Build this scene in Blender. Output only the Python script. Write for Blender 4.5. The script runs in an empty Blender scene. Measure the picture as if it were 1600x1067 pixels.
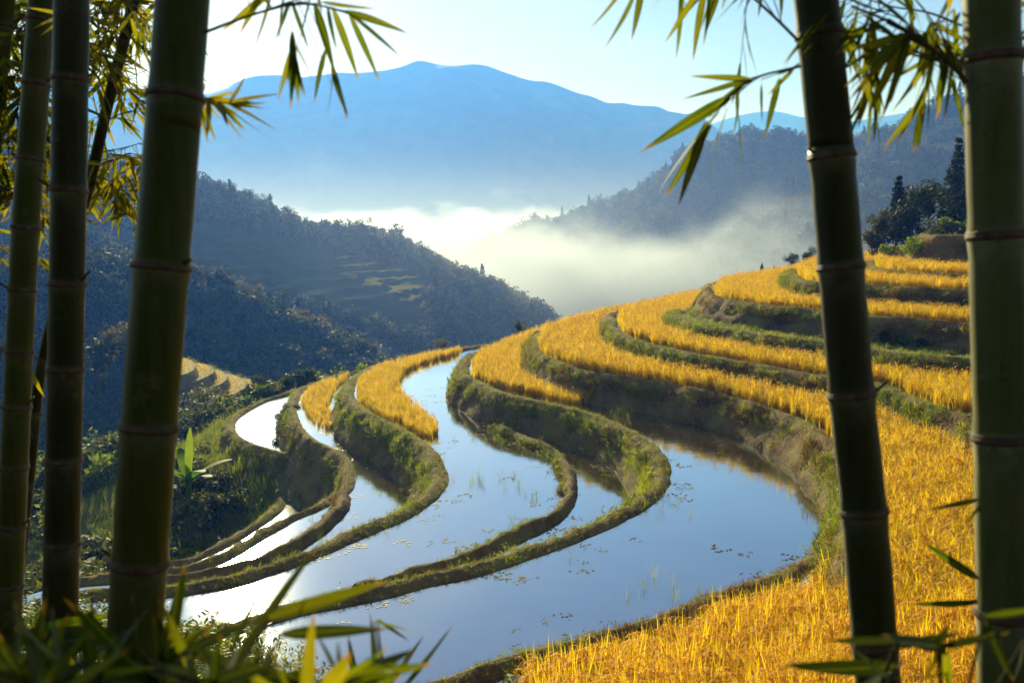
import bpy, math, random
import numpy as np
from mathutils import Vector, Matrix, Euler
from mathutils.geometry import delaunay_2d_cdt

random.seed(7)
rng = np.random.default_rng(11)
S = bpy.context.scene
COL = S.collection

# ------------------------------------------------------------------ camera
F = 1555.6                      # focal length in pixels of the 1600 px wide photograph (35 mm lens)
YH = 330.0                      # eye level in the photograph
PITCH = math.atan((533.5 - YH) / F)
cam_d = bpy.data.cameras.new('camera')
cam = bpy.data.objects.new('camera', cam_d)
COL.objects.link(cam)
cam_d.lens = 35.0
cam_d.sensor_width = 36.0
cam_d.clip_start = 0.05
cam_d.clip_end = 9000
cam_d.dof.use_dof = True
cam_d.dof.focus_distance = 28.0
cam_d.dof.aperture_fstop = 5.0
cam.rotation_euler = (math.radians(90) - PITCH, 0, 0)
S.camera = cam
CP, SP = math.cos(PITCH), math.sin(PITCH)


def ray(u, v):
    x, y, z = (u - 800.0) / F, 1.0, -(v - 533.5) / F
    return (x, y * CP + z * SP, -y * SP + z * CP)


def on_z(u, v, z):
    d = ray(u, v)
    t = z / d[2]
    return (d[0] * t, d[1] * t, z)


def on_y(u, v, y):
    d = ray(u, v)
    t = y / d[1]
    return (d[0] * t, y, d[2] * t)


# ------------------------------------------------------------------ sky, sun, exposure
g = ray(374, 858)
SUN = Vector((g[0], g[1], -g[2])).normalized()     # the glint on the pond fixes the sun
SUN_EL = math.asin(SUN.z)
SUN_AZ = math.atan2(SUN.x, SUN.y)
W = bpy.data.worlds.new('World')
S.world = W
W.use_nodes = True
wn = W.node_tree
wn.nodes.clear()
sky = wn.nodes.new('ShaderNodeTexSky')
sky.sky_type = 'NISHITA'
sky.sun_disc = False
sky.sun_elevation = SUN_EL
sky.sun_rotation = SUN_AZ
sky.altitude = 600
sky.air_density = 1.0
sky.dust_density = 0.4
sky.ozone_density = 2.0
bg = wn.nodes.new('ShaderNodeBackground')
bg.inputs[1].default_value = 0.06
wo = wn.nodes.new('ShaderNodeOutputWorld')
# thin high cloud, the same all over the sky
tcw = wn.nodes.new('ShaderNodeTexCoord')
mpw = wn.nodes.new('ShaderNodeMapping')
mpw.inputs['Scale'].default_value = (1.0, 1.0, 2.6)
nzw = wn.nodes.new('ShaderNodeTexNoise')
nzw.inputs['Scale'].default_value = 3.2
nzw.inputs['Detail'].default_value = 6.0
nzw.inputs['Roughness'].default_value = 0.55
rpw = wn.nodes.new('ShaderNodeMapRange')
rpw.interpolation_type = 'SMOOTHSTEP'
for i_, v_ in ((1, 0.42), (2, 0.72), (3, 0.0), (4, 0.62)):
    rpw.inputs[i_].default_value = v_
mxw = wn.nodes.new('ShaderNodeMix')
mxw.data_type = 'RGBA'
mxw.inputs[7].default_value = (7.5, 8.0, 8.6, 1)
wn.links.new(tcw.outputs['Generated'], mpw.inputs[0])
wn.links.new(mpw.outputs[0], nzw.inputs['Vector'])
wn.links.new(nzw.outputs['Fac'], rpw.inputs[0])
wn.links.new(rpw.outputs[0], mxw.inputs[0])
wn.links.new(sky.outputs[0], mxw.inputs[6])
wn.links.new(mxw.outputs[2], bg.inputs[0])
wn.links.new(bg.outputs[0], wo.inputs[0])

sun_d = bpy.data.lights.new('sun', 'SUN')
sun_d.energy = 5.0
sun_d.angle = math.radians(0.6)
sun_d.color = (1.0, 0.99, 0.97)
sun = bpy.data.objects.new('sun', sun_d)
COL.objects.link(sun)
sun.rotation_euler = SUN.to_track_quat('Z', 'Y').to_euler()
sun.location = (0, 0, 60)

S.view_settings.view_transform = 'Standard'
S.view_settings.look = 'None'
S.view_settings.exposure = 0.66
S.view_settings.gamma = 1.0
S.view_settings.use_curve_mapping = False

S.render.engine = 'CYCLES'
cy = S.cycles
cy.use_denoising = True
cy.max_bounces = 6
cy.diffuse_bounces = 2
cy.glossy_bounces = 3
cy.transmission_bounces = 4
cy.volume_bounces = 0
cy.caustics_reflective = False
cy.caustics_refractive = False
cy.use_adaptive_sampling = True
cy.adaptive_threshold = 0.015
cy.sample_clamp_indirect = 8.0

HAZE_D = 0.0009
HAZE_COL = (0.065, 0.225, 0.88)
MIST_D = 0.045


# ------------------------------------------------------------------ helpers
def tag(o, label=None, cat=None, group=None, kind=None):
    if label: o['label'] = label
    if cat: o['category'] = cat
    if group: o['group'] = group
    if kind: o['kind'] = kind
    return o


def link(o, parent=None):
    COL.objects.link(o)
    if parent is not None:
        o.parent = parent
    return o


def empty(name, loc):
    o = bpy.data.objects.new(name, None)
    o.location = loc
    o.empty_display_size = 0.2
    return link(o)


def mesh_np(name, V, Q, mat=None, smooth=True, mats=None, mat_idx=None):
    """mesh from arrays: V (n,3), Q (m,k) or a list of such arrays"""
    V = np.asarray(V, np.float32)
    Qs = Q if isinstance(Q, list) and isinstance(Q[0], np.ndarray) else [np.asarray(Q)]
    Qs = [np.asarray(q, np.int32) for q in Qs if len(q)]
    me = bpy.data.meshes.new(name)
    me.vertices.add(len(V))
    me.vertices.foreach_set('co', V.ravel())
    tot = sum(q.size for q in Qs)
    npoly = sum(len(q) for q in Qs)
    me.loops.add(tot)
    me.loops.foreach_set('vertex_index', np.concatenate([q.ravel() for q in Qs]))
    me.polygons.add(npoly)
    ls = np.concatenate([np.full(len(q), q.shape[1], np.int32) for q in Qs])
    st = np.concatenate([[0], np.cumsum(ls)[:-1]]).astype(np.int32)
    me.polygons.foreach_set('loop_start', st)
    me.polygons.foreach_set('use_smooth', np.full(npoly, smooth))
    for m in (mats or ([mat] if mat else [])):
        me.materials.append(m)
    if mat_idx is not None:
        me.polygons.foreach_set('material_index', np.asarray(mat_idx, np.int32))
    me.update(calc_edges=True)
    me.validate()
    return me


def obj(name, me, parent=None, loc=(0, 0, 0)):
    o = bpy.data.objects.new(name, me)
    o.location = loc
    return link(o, parent)


def _h(ix, iy, iz, seed):
    n = (ix.astype(np.int64) * 374761393 + iy.astype(np.int64) * 668265263 + iz.astype(np.int64) * 2147483647 + seed * 974634533) & 0xffffffff
    n = ((n ^ (n >> 13)) * 1274126177) & 0xffffffff
    n = ((n ^ (n >> 16)) * 2246822519) & 0xffffffff
    return ((n ^ (n >> 15)) & 0xffffff) / float(0xffffff)


def vnoise(P, seed=0):
    P = np.asarray(P, float)
    i = np.floor(P).astype(np.int64)
    f = P - i
    f = f * f * (3 - 2 * f)
    r = 0
    for a in (0, 1):
        for b in (0, 1):
            for c in (0, 1):
                w = (f[..., 0] if a else 1 - f[..., 0]) * (f[..., 1] if b else 1 - f[..., 1]) * (f[..., 2] if c else 1 - f[..., 2])
                r = r + w * _h(i[..., 0] + a, i[..., 1] + b, i[..., 2] + c, seed)
    return r * 2 - 1


def fbm(P, scale, octv=4, seed=0):
    P = np.asarray(P, float) * scale
    r, a = 0, 1.0
    for k in range(octv):
        r = r + a * vnoise(P * (2 ** k), seed + k * 17)
        a *= 0.5
    return r / 1.9


def smooth_line(pts, step=0.3):
    """Catmull-Rom through pts (n,2 or 3), resampled evenly"""
    P = np.asarray(pts, float)
    P = np.vstack([2 * P[0] - P[1], P, 2 * P[-1] - P[-2]])
    out = []
    for k in range(1, len(P) - 2):
        n = max(2, int(np.linalg.norm(P[k + 1] - P[k]) / (step * 0.5)))
        t = np.linspace(0, 1, n, endpoint=False)[:, None]
        p0, p1, p2, p3 = P[k - 1], P[k], P[k + 1], P[k + 2]
        out.append(0.5 * ((2 * p1) + (-p0 + p2) * t + (2 * p0 - 5 * p1 + 4 * p2 - p3) * t ** 2 + (-p0 + 3 * p1 - 3 * p2 + p3) * t ** 3))
    out.append(P[-2][None])
    R = np.vstack(out)
    d = np.concatenate([[0], np.cumsum(np.linalg.norm(np.diff(R, axis=0), axis=1))])
    s = np.linspace(0, d[-1], max(3, int(d[-1] / step)))
    return np.stack([np.interp(s, d, R[:, k]) for k in range(R.shape[1])], 1)


def inside(P, poly):
    x, y = P[:, 0], P[:, 1]
    r = np.zeros(len(P), bool)
    n = len(poly)
    j = n - 1
    for i in range(n):
        xi, yi = poly[i][0], poly[i][1]
        xj, yj = poly[j][0], poly[j][1]
        if yi != yj:
            c = ((yi > y) != (yj > y)) & (x < (xj - xi) * (y - yi) / (yj - yi) + xi)
            r ^= c
        j = i
    return r


def dist_line(P, L):
    """distance from points P (n,2) to polyline L (m,2)"""
    best = np.full(len(P), 1e9)
    for a, b in zip(L[:-1], L[1:]):
        a = np.asarray(a[:2], float); b = np.asarray(b[:2], float)
        ab = b - a
        l2 = max(ab @ ab, 1e-9)
        t = np.clip(((P - a) @ ab) / l2, 0, 1)
        q = a + t[:, None] * ab
        best = np.minimum(best, np.hypot(P[:, 0] - q[:, 0], P[:, 1] - q[:, 1]))
    return best


def grid_quads(r, c):
    i = np.arange(r * c).reshape(r, c)
    return np.stack([i[:-1, :-1], i[:-1, 1:], i[1:, 1:], i[1:, :-1]], -1).reshape(-1, 4)


# ------------------------------------------------------------------ materials
def new_mat(name):
    m = bpy.data.materials.new(name)
    m.use_nodes = True
    nt = m.node_tree
    nt.nodes.clear()
    out = nt.nodes.new('ShaderNodeOutputMaterial')
    return m, nt, out


def N(nt, typ, **kw):
    n = nt.nodes.new(typ)
    for k, v in kw.items():
        if k.startswith('i_'):
            key = k[2:]
            key = int(key) if key.isdigit() else key
            n.inputs[key].default_value = v
        else:
            setattr(n, k, v)
    return n


def ramp(nt, src, stops):
    r = N(nt, 'ShaderNodeValToRGB')
    e = r.color_ramp.elements
    while len(e) < len(stops):
        e.new(0.5)
    for k, (p, c) in enumerate(stops):
        e[k].position = p
        e[k].color = (c[0], c[1], c[2], 1) if not isinstance(c, (int, float)) else (c, c, c, 1)
    nt.links.new(src, r.inputs[0])
    return r.outputs[0]


def noise_node(nt, scale, detail=4.0, coord=None, rough=0.6):
    n = N(nt, 'ShaderNodeTexNoise')
    n.inputs['Scale'].default_value = scale
    n.inputs['Detail'].default_value = detail
    n.inputs['Roughness'].default_value = rough
    if coord is None:
        coord = N(nt, 'ShaderNodeNewGeometry').outputs['Position']
    nt.links.new(coord, n.inputs['Vector'])
    return n.outputs['Fac']


def mix_col(nt, fac, a, b, blend='MIX'):
    m = N(nt, 'ShaderNodeMix', data_type='RGBA', blend_type=blend)
    for s, v in ((m.inputs[0], fac), (m.inputs[6], a), (m.inputs[7], b)):
        if hasattr(v, 'is_output'):
            nt.links.new(v, s)
        elif isinstance(v, (int, float)):
            s.default_value = v
        else:
            s.default_value = (v[0], v[1], v[2], 1)
    return m.outputs[2]


def leaf_mat(name, cols, trans=0.5, tcol=None, scale=0.6, rough=0.5, spec=0.3, per_object=True, veins=False):
    """two-sided foliage: diffuse + translucent, colour varied per object and by a noise in the place"""
    m, nt, out = new_mat(name)
    nz = noise_node(nt, scale, 3.0)
    if per_object:
        oi = N(nt, 'ShaderNodeObjectInfo')
        ad = N(nt, 'ShaderNodeMath', operation='MULTIPLY_ADD', i_1=0.55, i_2=-0.28)
        nt.links.new(oi.outputs['Random'], ad.inputs[0])
        a2 = N(nt, 'ShaderNodeMath', operation='ADD')
        nt.links.new(nz, a2.inputs[0]); nt.links.new(ad.outputs[0], a2.inputs[1])
        nz = a2.outputs[0]
    k = len(cols)
    c = ramp(nt, nz, [(0.25 + 0.5 * i / max(1, k - 1), cols[i]) for i in range(k)])
    if veins:
        tco = N(nt, 'ShaderNodeTexCoord')
        se = N(nt, 'ShaderNodeSeparateXYZ')
        nt.links.new(tco.outputs['Object'], se.inputs[0])
        mpv = N(nt, 'ShaderNodeMapping')
        mpv.inputs['Scale'].default_value = (2.0, 260.0, 0.0)
        nt.links.new(tco.outputs['Object'], mpv.inputs[0])
        c = mix_col(nt, ramp(nt, noise_node(nt, 1.0, 2.0, mpv.outputs[0]), [(.35, 0.45), (.6, 0.0)]), c, (.3, .3, .3), 'MULTIPLY')
        ab = N(nt, 'ShaderNodeMath', operation='ABSOLUTE')
        nt.links.new(se.outputs[1], ab.inputs[0])
        c = mix_col(nt, ramp(nt, ab.outputs[0], [(.0, .5), (.006, 0.0)]), c, (.30, .30, .05))
        wv = N(nt, 'ShaderNodeMath', operation='MULTIPLY_ADD', i_1=0.16)
        nt.links.new(noise_node(nt, 18.0, 3.0), wv.inputs[0]); nt.links.new(se.outputs[0], wv.inputs[2])
        c = mix_col(nt, ramp(nt, wv.outputs[0], [(.93, 0.0), (1.03, 0.9)]), c, (.20, .11, .03))
    p = N(nt, 'ShaderNodeBsdfPrincipled')
    nt.links.new(c, p.inputs['Base Color'])
    p.inputs['Roughness'].default_value = rough
    p.inputs['Specular IOR Level'].default_value = spec
    t = N(nt, 'ShaderNodeBsdfTranslucent')
    tc = mix_col(nt, 1.0, c, tcol or (1.6, 1.5, 0.7), 'MULTIPLY')
    nt.links.new(tc, t.inputs[0])
    mx = N(nt, 'ShaderNodeMixShader', i_0=trans)
    nt.links.new(p.outputs[0], mx.inputs[1]); nt.links.new(t.outputs[0], mx.inputs[2])
    nt.links.new(mx.outputs[0], out.inputs[0])
    return m


def ground_mat(name, cols, scale=0.8, bump=0.3, bscale=6.0, rough=0.9):
    m, nt, out = new_mat(name)
    a = noise_node(nt, scale, 6.0)
    b = noise_node(nt, scale * 9, 5.0)
    s = N(nt, 'ShaderNodeMath', operation='MULTIPLY_ADD', i_1=0.35)
    nt.links.new(b, s.inputs[0])
    sc = N(nt, 'ShaderNodeMath', operation='MULTIPLY', i_1=0.65)
    nt.links.new(a, sc.inputs[0]); nt.links.new(sc.outputs[0], s.inputs[2])
    k = len(cols)
    c = ramp(nt, s.outputs[0], [(0.34 + 0.32 * i / max(1, k - 1), cols[i]) for i in range(k)])
    p = N(nt, 'ShaderNodeBsdfPrincipled')
    p.inputs['Roughness'].default_value = rough
    p.inputs['Specular IOR Level'].default_value = 0.15
    nt.links.new(c, p.inputs['Base Color'])
    bn = noise_node(nt, bscale, 6.0)
    bu = N(nt, 'ShaderNodeBump', i_0=bump)
    bu.inputs['Distance'].default_value = 0.15
    nt.links.new(bn, bu.inputs['Height'])
    nt.links.new(bu.outputs[0], p.inputs['Normal'])
    nt.links.new(p.outputs[0], out.inputs[0])
    return m


def water_mat():
    m, nt, out = new_mat('pond_water')
    geo = N(nt, 'ShaderNodeNewGeometry')
    mp = N(nt, 'ShaderNodeMapping')
    mp.inputs['Scale'].default_value = (1.0, 2.2, 1.0)
    nt.links.new(geo.outputs['Position'], mp.inputs[0])
    n1 = noise_node(nt, 3.0, 3.0, mp.outputs[0])
    mud = ramp(nt, noise_node(nt, 0.7, 5.0), [(0.3, (0.040, 0.024, 0.008)), (0.7, (0.10, 0.058, 0.018))])
    n2 = noise_node(nt, .35, 3.0, mp.outputs[0])
    rp = N(nt, 'ShaderNodeMath', operation='MULTIPLY')
    nt.links.new(n1, rp.inputs[0]); nt.links.new(ramp(nt, n2, [(.42, 0.12), (.68, 1.0)]), rp.inputs[1])
    bu = N(nt, 'ShaderNodeBump', i_0=0.09)
    bu.inputs['Distance'].default_value = 0.02
    nt.links.new(rp.outputs[0], bu.inputs['Height'])
    d = N(nt, 'ShaderNodeBsdfDiffuse')
    nt.links.new(mud, d.inputs[0])
    gl = N(nt, 'ShaderNodeBsdfGlossy')
    gl.inputs['Roughness'].default_value = 0.07
    gl.inputs[0].default_value = (0.86, 0.95, 1.0, 1)
    nt.links.new(bu.outputs[0], gl.inputs['Normal'])
    fr = N(nt, 'ShaderNodeFresnel', i_0=1.9)
    mr = N(nt, 'ShaderNodeMapRange')
    mr.inputs[1].default_value = 0.12; mr.inputs[2].default_value = 0.5
    mr.inputs[3].default_value = 0.34; mr.inputs[4].default_value = 0.90
    nt.links.new(fr.outputs[0], mr.inputs[0])
    mx = N(nt, 'ShaderNodeMixShader')
    nt.links.new(mr.outputs[0], mx.inputs[0])
    nt.links.new(d.outputs[0], mx.inputs[1]); nt.links.new(gl.outputs[0], mx.inputs[2])
    nt.links.new(mx.outputs[0], out.inputs[0])
    return m


def culm_mat(name, c_lo, c_hi, dust, sheen=0.16, bloom=(.17, .175, .10)):
    m, nt, out = new_mat(name)
    tc = N(nt, 'ShaderNodeTexCoord')
    mp = N(nt, 'ShaderNodeMapping')
    mp.inputs['Scale'].default_value = (60, 60, 1.6)
    nt.links.new(tc.outputs['Object'], mp.inputs[0])
    streak = noise_node(nt, 1.0, 4.0, mp.outputs[0])
    big = noise_node(nt, 3.2, 5.0, tc.outputs['Object'])
    c = mix_col(nt, ramp(nt, streak, [(0.3, 0.0), (0.75, 1.0)]), c_lo, c_hi)
    c = mix_col(nt, ramp(nt, big, [(0.48, 0.0), (0.72, 0.7)]), c, dust)
    bl = N(nt, 'ShaderNodeAttribute')
    bl.attribute_name = 'bloom'
    bm = N(nt, 'ShaderNodeMath', operation='MULTIPLY')
    nt.links.new(bl.outputs['Fac'], bm.inputs[0]); nt.links.new(ramp(nt, noise_node(nt, 22.0, 4.0, tc.outputs['Object']), [(.35, .15), (.65, .8)]), bm.inputs[1])
    c = mix_col(nt, bm.outputs[0], c, bloom)
    lich = noise_node(nt, 9.0, 6.0, tc.outputs['Object'], .75)
    c = mix_col(nt, ramp(nt, lich, [(.60, 0.0), (.68, .55)]), c, [bloom[0] * .7, bloom[1] * .7, bloom[2] * .55])
    spots = noise_node(nt, 45.0, 3.0, tc.outputs['Object'])
    c = mix_col(nt, ramp(nt, spots, [(0.64, 0.0), (0.74, 0.6)]), c, (0.03, 0.022, 0.012))
    p = N(nt, 'ShaderNodeBsdfPrincipled')
    p.inputs['Roughness'].default_value = 0.48
    p.inputs['Specular IOR Level'].default_value = 0.2
    p.inputs['Sheen Weight'].default_value = sheen
    p.inputs['Sheen Roughness'].default_value = 0.3
    p.inputs['Sheen Tint'].default_value = (1, .88, .55, 1)  # waxy sheen, tinted warm to paint rim light on the culm edges
    nt.links.new(c, p.inputs['Base Color'])
    bu = N(nt, 'ShaderNodeBump', i_0=0.12)
    bu.inputs['Distance'].default_value = 0.004
    nt.links.new(streak, bu.inputs['Height'])
    nt.links.new(bu.outputs[0], p.inputs['Normal'])
    nt.links.new(p.outputs[0], out.inputs[0])
    return m


M = {}
M['water'] = water_mat()
M['bank'] = ground_mat('bank_soil', [(0.075, 0.048, 0.018), (0.16, 0.10, 0.038), (0.22, 0.165, 0.05), (0.15, 0.18, 0.028)], 1.1, 0.6, 9.0)
M['mud'] = ground_mat('paddy_mud', [(0.06, 0.038, 0.015), (0.13, 0.085, 0.03)], 1.5, 0.4, 10.0)
M['hill_soil'] = ground_mat('hillside_soil', [(0.030, 0.032, 0.010), (0.07, 0.07, 0.018), (0.13, 0.12, 0.03), (0.15, 0.18, 0.03)], 0.35, 0.7, 4.0)
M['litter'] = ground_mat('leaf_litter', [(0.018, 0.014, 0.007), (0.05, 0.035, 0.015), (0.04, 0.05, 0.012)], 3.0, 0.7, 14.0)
M['forest_floor'] = ground_mat('forest_floor', [(0.018, 0.026, 0.010), (0.035, 0.045, 0.016), (0.05, 0.06, 0.02)], 0.05, 0.5, 0.6)
M['far_rock'] = ground_mat('far_mountain_forest', [(0.008, 0.016, 0.010), (0.045, 0.055, 0.025), (0.12, 0.12, 0.06)], 0.006, 0.8, 0.03)
M['rice'] = leaf_mat('rice_gold', [(0.58, 0.47, 0.020), (0.78, 0.52, 0.014), (0.88, 0.64, 0.018), (0.90, 0.70, 0.04)], 0.6, (1.12, 1.10, 0.5), 0.8, 0.6, 0.2)
M['rice_base'] = leaf_mat('rice_straw', [(0.52, 0.34, 0.02), (0.66, 0.42, 0.025)], 0.3, (1.3, 1.1, 0.6), 1.2, 0.7, 0.15)
M['panicle'] = leaf_mat('rice_grain', [(0.60, 0.31, 0.02), (0.80, 0.46, 0.03)], 0.42, (1.2, 1.1, 0.7), 2.0, 0.6, 0.2)
M['tuft_green'] = leaf_mat('grass_green', [(0.09, 0.135, 0.008), (0.20, 0.26, 0.012), (0.32, 0.34, 0.022)], 0.5, (1.6, 1.5, 0.6), 0.9)
M['tuft_dry'] = leaf_mat('grass_dry', [(0.13, 0.080, 0.022), (0.25, 0.16, 0.045), (0.32, 0.22, 0.06)], 0.4, (1.3, 1.2, 0.8), 1.1)
M['weed'] = leaf_mat('weed_leaf', [(0.05, 0.08, 0.010), (0.11, 0.17, 0.014), (0.21, 0.25, 0.02)], 0.45, (1.6, 1.5, 0.5), 1.4, 0.7, 0.06)
M['tree_leaf'] = leaf_mat('broadleaf', [(0.022, 0.034, 0.010), (0.042, 0.058, 0.014), (0.08, 0.085, 0.02)], 0.32, (1.7, 1.5, 0.7), 0.5, 0.6, 0.08)
M['tree_gold'] = leaf_mat('bamboo_tree_leaf', [(0.05, 0.06, 0.014), (0.095, 0.09, 0.022), (0.14, 0.12, 0.034)], 0.45, (1.7, 1.4, 0.7), 0.5, 0.6, 0.08)
M['conifer'] = leaf_mat('conifer_needle', [(0.014, 0.024, 0.010), (0.026, 0.040, 0.014), (0.045, 0.055, 0.016)], 0.2, (1.5, 1.4, 0.8), 0.7, 0.6, 0.08)
M['shrub'] = leaf_mat('shrub_leaf', [(0.030, 0.050, 0.010), (0.062, 0.085, 0.016), (0.12, 0.13, 0.025)], 0.38, (1.7, 1.5, 0.6), 1.2, 0.6, 0.08)
M['bark'] = ground_mat('bark', [(0.035, 0.024, 0.014), (0.09, 0.065, 0.04)], 8.0, 0.5, 30.0)
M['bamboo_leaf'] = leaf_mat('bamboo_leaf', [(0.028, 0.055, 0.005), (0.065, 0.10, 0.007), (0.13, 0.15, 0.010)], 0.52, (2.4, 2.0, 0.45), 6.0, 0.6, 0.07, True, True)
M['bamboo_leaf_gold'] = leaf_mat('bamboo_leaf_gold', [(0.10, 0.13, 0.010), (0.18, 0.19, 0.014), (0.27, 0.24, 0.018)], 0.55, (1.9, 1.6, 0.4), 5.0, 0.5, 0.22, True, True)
M['culm_a'] = culm_mat('culm_green', (0.034, 0.044, 0.003), (0.066, 0.078, 0.006), (0.085, 0.08, 0.018))
M['culm_b'] = culm_mat('culm_dark', (0.016, 0.019, 0.003), (0.034, 0.039, 0.005), (0.04, 0.034, 0.011))
M['culm_c'] = culm_mat('culm_pale', (0.060, 0.074, 0.016), (0.105, 0.122, 0.030), (0.15, 0.15, 0.06), 0.8, (.34, .34, .22))
M['node'] = ground_mat('node_scar', [(0.045, 0.028, 0.014), (0.10, 0.06, 0.035), (0.16, 0.11, 0.07)], 40.0, 0.2, 120.0, 0.6)
M['twig'] = ground_mat('twig', [(0.05, 0.045, 0.012), (0.12, 0.09, 0.035)], 30.0, 0.2, 60.0, 0.6)
M['shade_toned_leaf'] = leaf_mat('shade_toned_leaf', [(0.010, 0.020, 0.004), (0.025, 0.042, 0.006), (0.05, 0.07, 0.008)], 0.3, (1.7, 1.6, 0.4), 3.0, 0.5, 0.25, True, True)  # darker leaf copy: the shade of the undergrowth is put into its colour
M['banana'] = leaf_mat('banana_leaf', [(0.05, 0.12, 0.015), (0.12, 0.22, 0.018), (0.2, 0.3, 0.02)], 0.5, (1.8, 1.6, 0.4), 1.0, 0.6, 0.12)


# ------------------------------------------------------------------ small plant meshes
class Acc:
    def __init__(self):
        self.V, self.Q, self.T, self.mq, self.mt, self.n = [], [], [], [], [], 0

    def add(self, V, Q, mi=0, tri=False):
        self.V.append(np.asarray(V, float))
        q = np.asarray(Q, int) + self.n
        if tri:
            self.T.append(q); self.mt += [mi] * len(q)
        else:
            self.Q.append(q); self.mq += [mi] * len(q)
        self.n += len(V)

    def mesh(self, name, mats, smooth=True):
        Q = [np.vstack(self.Q)] if self.Q else []
        T = [np.vstack(self.T)] if self.T else []
        return mesh_np(name, np.vstack(self.V), Q + T, mats=mats, mat_idx=self.mq + self.mt, smooth=smooth)


def blade(acc, base, az, length, lean, curl, width, segs, mi=0, wprof=None):
    """a curved grass blade: rises at `lean` from the vertical and bends over by `curl`"""
    p = np.array(base, float)
    dirh = np.array([math.cos(az), math.sin(az), 0])
    side = np.array([-math.sin(az), math.cos(az), 0])
    V = []
    a = lean
    for k in range(segs + 1):
        t = k / segs
        w = width * (wprof(t) if wprof else (1 - t ** 1.6) * (0.55 + 0.45 * min(1, t * 3)))
        V += [p - side * w * 0.5, p + side * w * 0.5]
        st = length / segs
        p = p + (dirh * math.sin(a) + np.array([0, 0, 1]) * math.cos(a)) * st
        a += curl / segs
    Q = [[2 * k, 2 * k + 1, 2 * k + 3, 2 * k + 2] for k in range(segs)]
    acc.add(V, Q, mi)


def rice_clump(seed, near):
    r = random.Random(seed)
    acc = Acc()
    nb = 20 if near else 12
    for k in range(nb):
        az = r.uniform(0, 6.283)
        b = (r.gauss(0, .045), r.gauss(0, .045), 0)
        blade(acc, b, az, r.uniform(.62, 1.0 if near else .9), r.uniform(.02, .3), r.uniform(.15, 1.0), r.uniform(.014, .024) * (1 if near else 1.9), 4 if near else 3, 0)
    if near:                                # broad flag leaves standing over the ears
        for k in range(2):
            blade(acc, (r.gauss(0, .05), r.gauss(0, .05), .1), r.uniform(0, 6.283), r.uniform(.75, 1.05), r.uniform(.0, .25), r.uniform(.0, .45), r.uniform(.026, .036), 5, 0)
    for k in range(8 if near else 4):      # stems low down
        blade(acc, (r.gauss(0, .05), r.gauss(0, .05), 0), r.uniform(0, 6.283), r.uniform(.4, .6), r.uniform(0, .15), .1, .012 * (1 if near else 2), 2, 1)
    for k in range(9 if near else 2):      # drooping ears
        az = r.uniform(0, 6.283)
        h = r.uniform(.55, .80)
        p = np.array([r.gauss(0, .07), r.gauss(0, .07), h])
        dh = np.array([math.cos(az), math.sin(az), 0])
        a = r.uniform(.3, .7)
        segs = 7 if near else 4
        L = r.uniform(.22, .32)
        for s in range(segs):
            a += 2.0 / segs
            d = dh * math.sin(a) + np.array([0, 0, 1]) * math.cos(a)
            q = p + d * L / segs
            if near:
                for e in range(2):
                    o = np.array([r.gauss(0, .012), r.gauss(0, .012), r.gauss(0, .008)])
                    ax = d * .016
                    s1 = np.array([r.gauss(0, 1), r.gauss(0, 1), r.gauss(0, 1)]); s1 = s1 / np.linalg.norm(s1) * .008
                    c = (p + q) / 2 + o
                    acc.add([c - ax, c - s1, c + ax, c + s1], [[0, 1, 2, 3]], 2)
            sd = np.array([-dh[1], dh[0], 0]) * (.012 if near else .022)
            acc.add([p - sd, p + sd, q + sd * .8, q - sd * .8], [[0, 1, 2, 3]], 2)
            p = q
    return acc.mesh('rice_clump', [M['rice'], M['rice_base'], M['panicle']])


def tuft(seed, mat, n=15, h=(.10, .24), w=.017, spread=.07, lean=(.1, .9)):
    r = random.Random(seed)
    acc = Acc()
    for k in range(n):
        blade(acc, (r.gauss(0, spread), r.gauss(0, spread), -.02), r.uniform(0, 6.283), r.uniform(*h), r.uniform(*lean), r.uniform(.2, 1.1), w * r.uniform(.7, 1.3), 2)
    return acc.mesh('grass_tuft', [mat])


def lance(t):
    return max(0.0, math.sin(math.pi * min(1, t * .96 + .04)) ** .8 * (1 - .35 * t))


def weed_plant(seed, mat, n=22, h=.5):
    r = random.Random(seed)
    acc = Acc()
    for s in range(4):
        az0 = r.uniform(0, 6.283); ln = r.uniform(0, .35); hh = h * r.uniform(.6, 1.1)
        top = np.array([math.cos(az0) * math.sin(ln), math.sin(az0) * math.sin(ln), math.cos(ln)]) * hh
        blade(acc, (0, 0, 0), az0, hh, ln, 0.05, .012, 2)
        for k in range(n // 4):
            t = r.uniform(.25, 1.0)
            blade(acc, top * t, r.uniform(0, 6.283), r.uniform(.09, .17), r.uniform(.7, 1.3), r.uniform(.2, .9), r.uniform(.03, .06), 3, 0, lance)
    return acc.mesh('weed_plant', [mat])


def rand_unit(r, n):
    v = r.normal(size=(n, 3))
    return v / np.linalg.norm(v, axis=1)[:, None]


def leaf_cloud(r, C, Rad, n, size, elong=1.5, up=0.25):
    """n small quads in blobs of centre C and radius Rad"""
    k = r.integers(0, len(C), n)
    d = rand_unit(r, n) * (r.random(n) ** .4)[:, None]
    P = C[k] + d * Rad[k][:, None]
    nrm = rand_unit(r, n); nrm[:, 2] = np.abs(nrm[:, 2]) + up
    nrm /= np.linalg.norm(nrm, axis=1)[:, None]
    a = np.cross(nrm, rand_unit(r, n)); a /= np.linalg.norm(a, axis=1)[:, None] + 1e-9
    b = np.cross(nrm, a)
    s = size * (0.6 + 0.8 * r.random(n))[:, None]
    V = np.stack([P - a * s * .5 * elong, P - b * s * .32 + a * s * .1, P + a * s * .5 * elong, P + b * s * .32 + a * s * .1], 1).reshape(-1, 3)
    Q = np.arange(4 * n).reshape(n, 4)
    return V, Q


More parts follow.
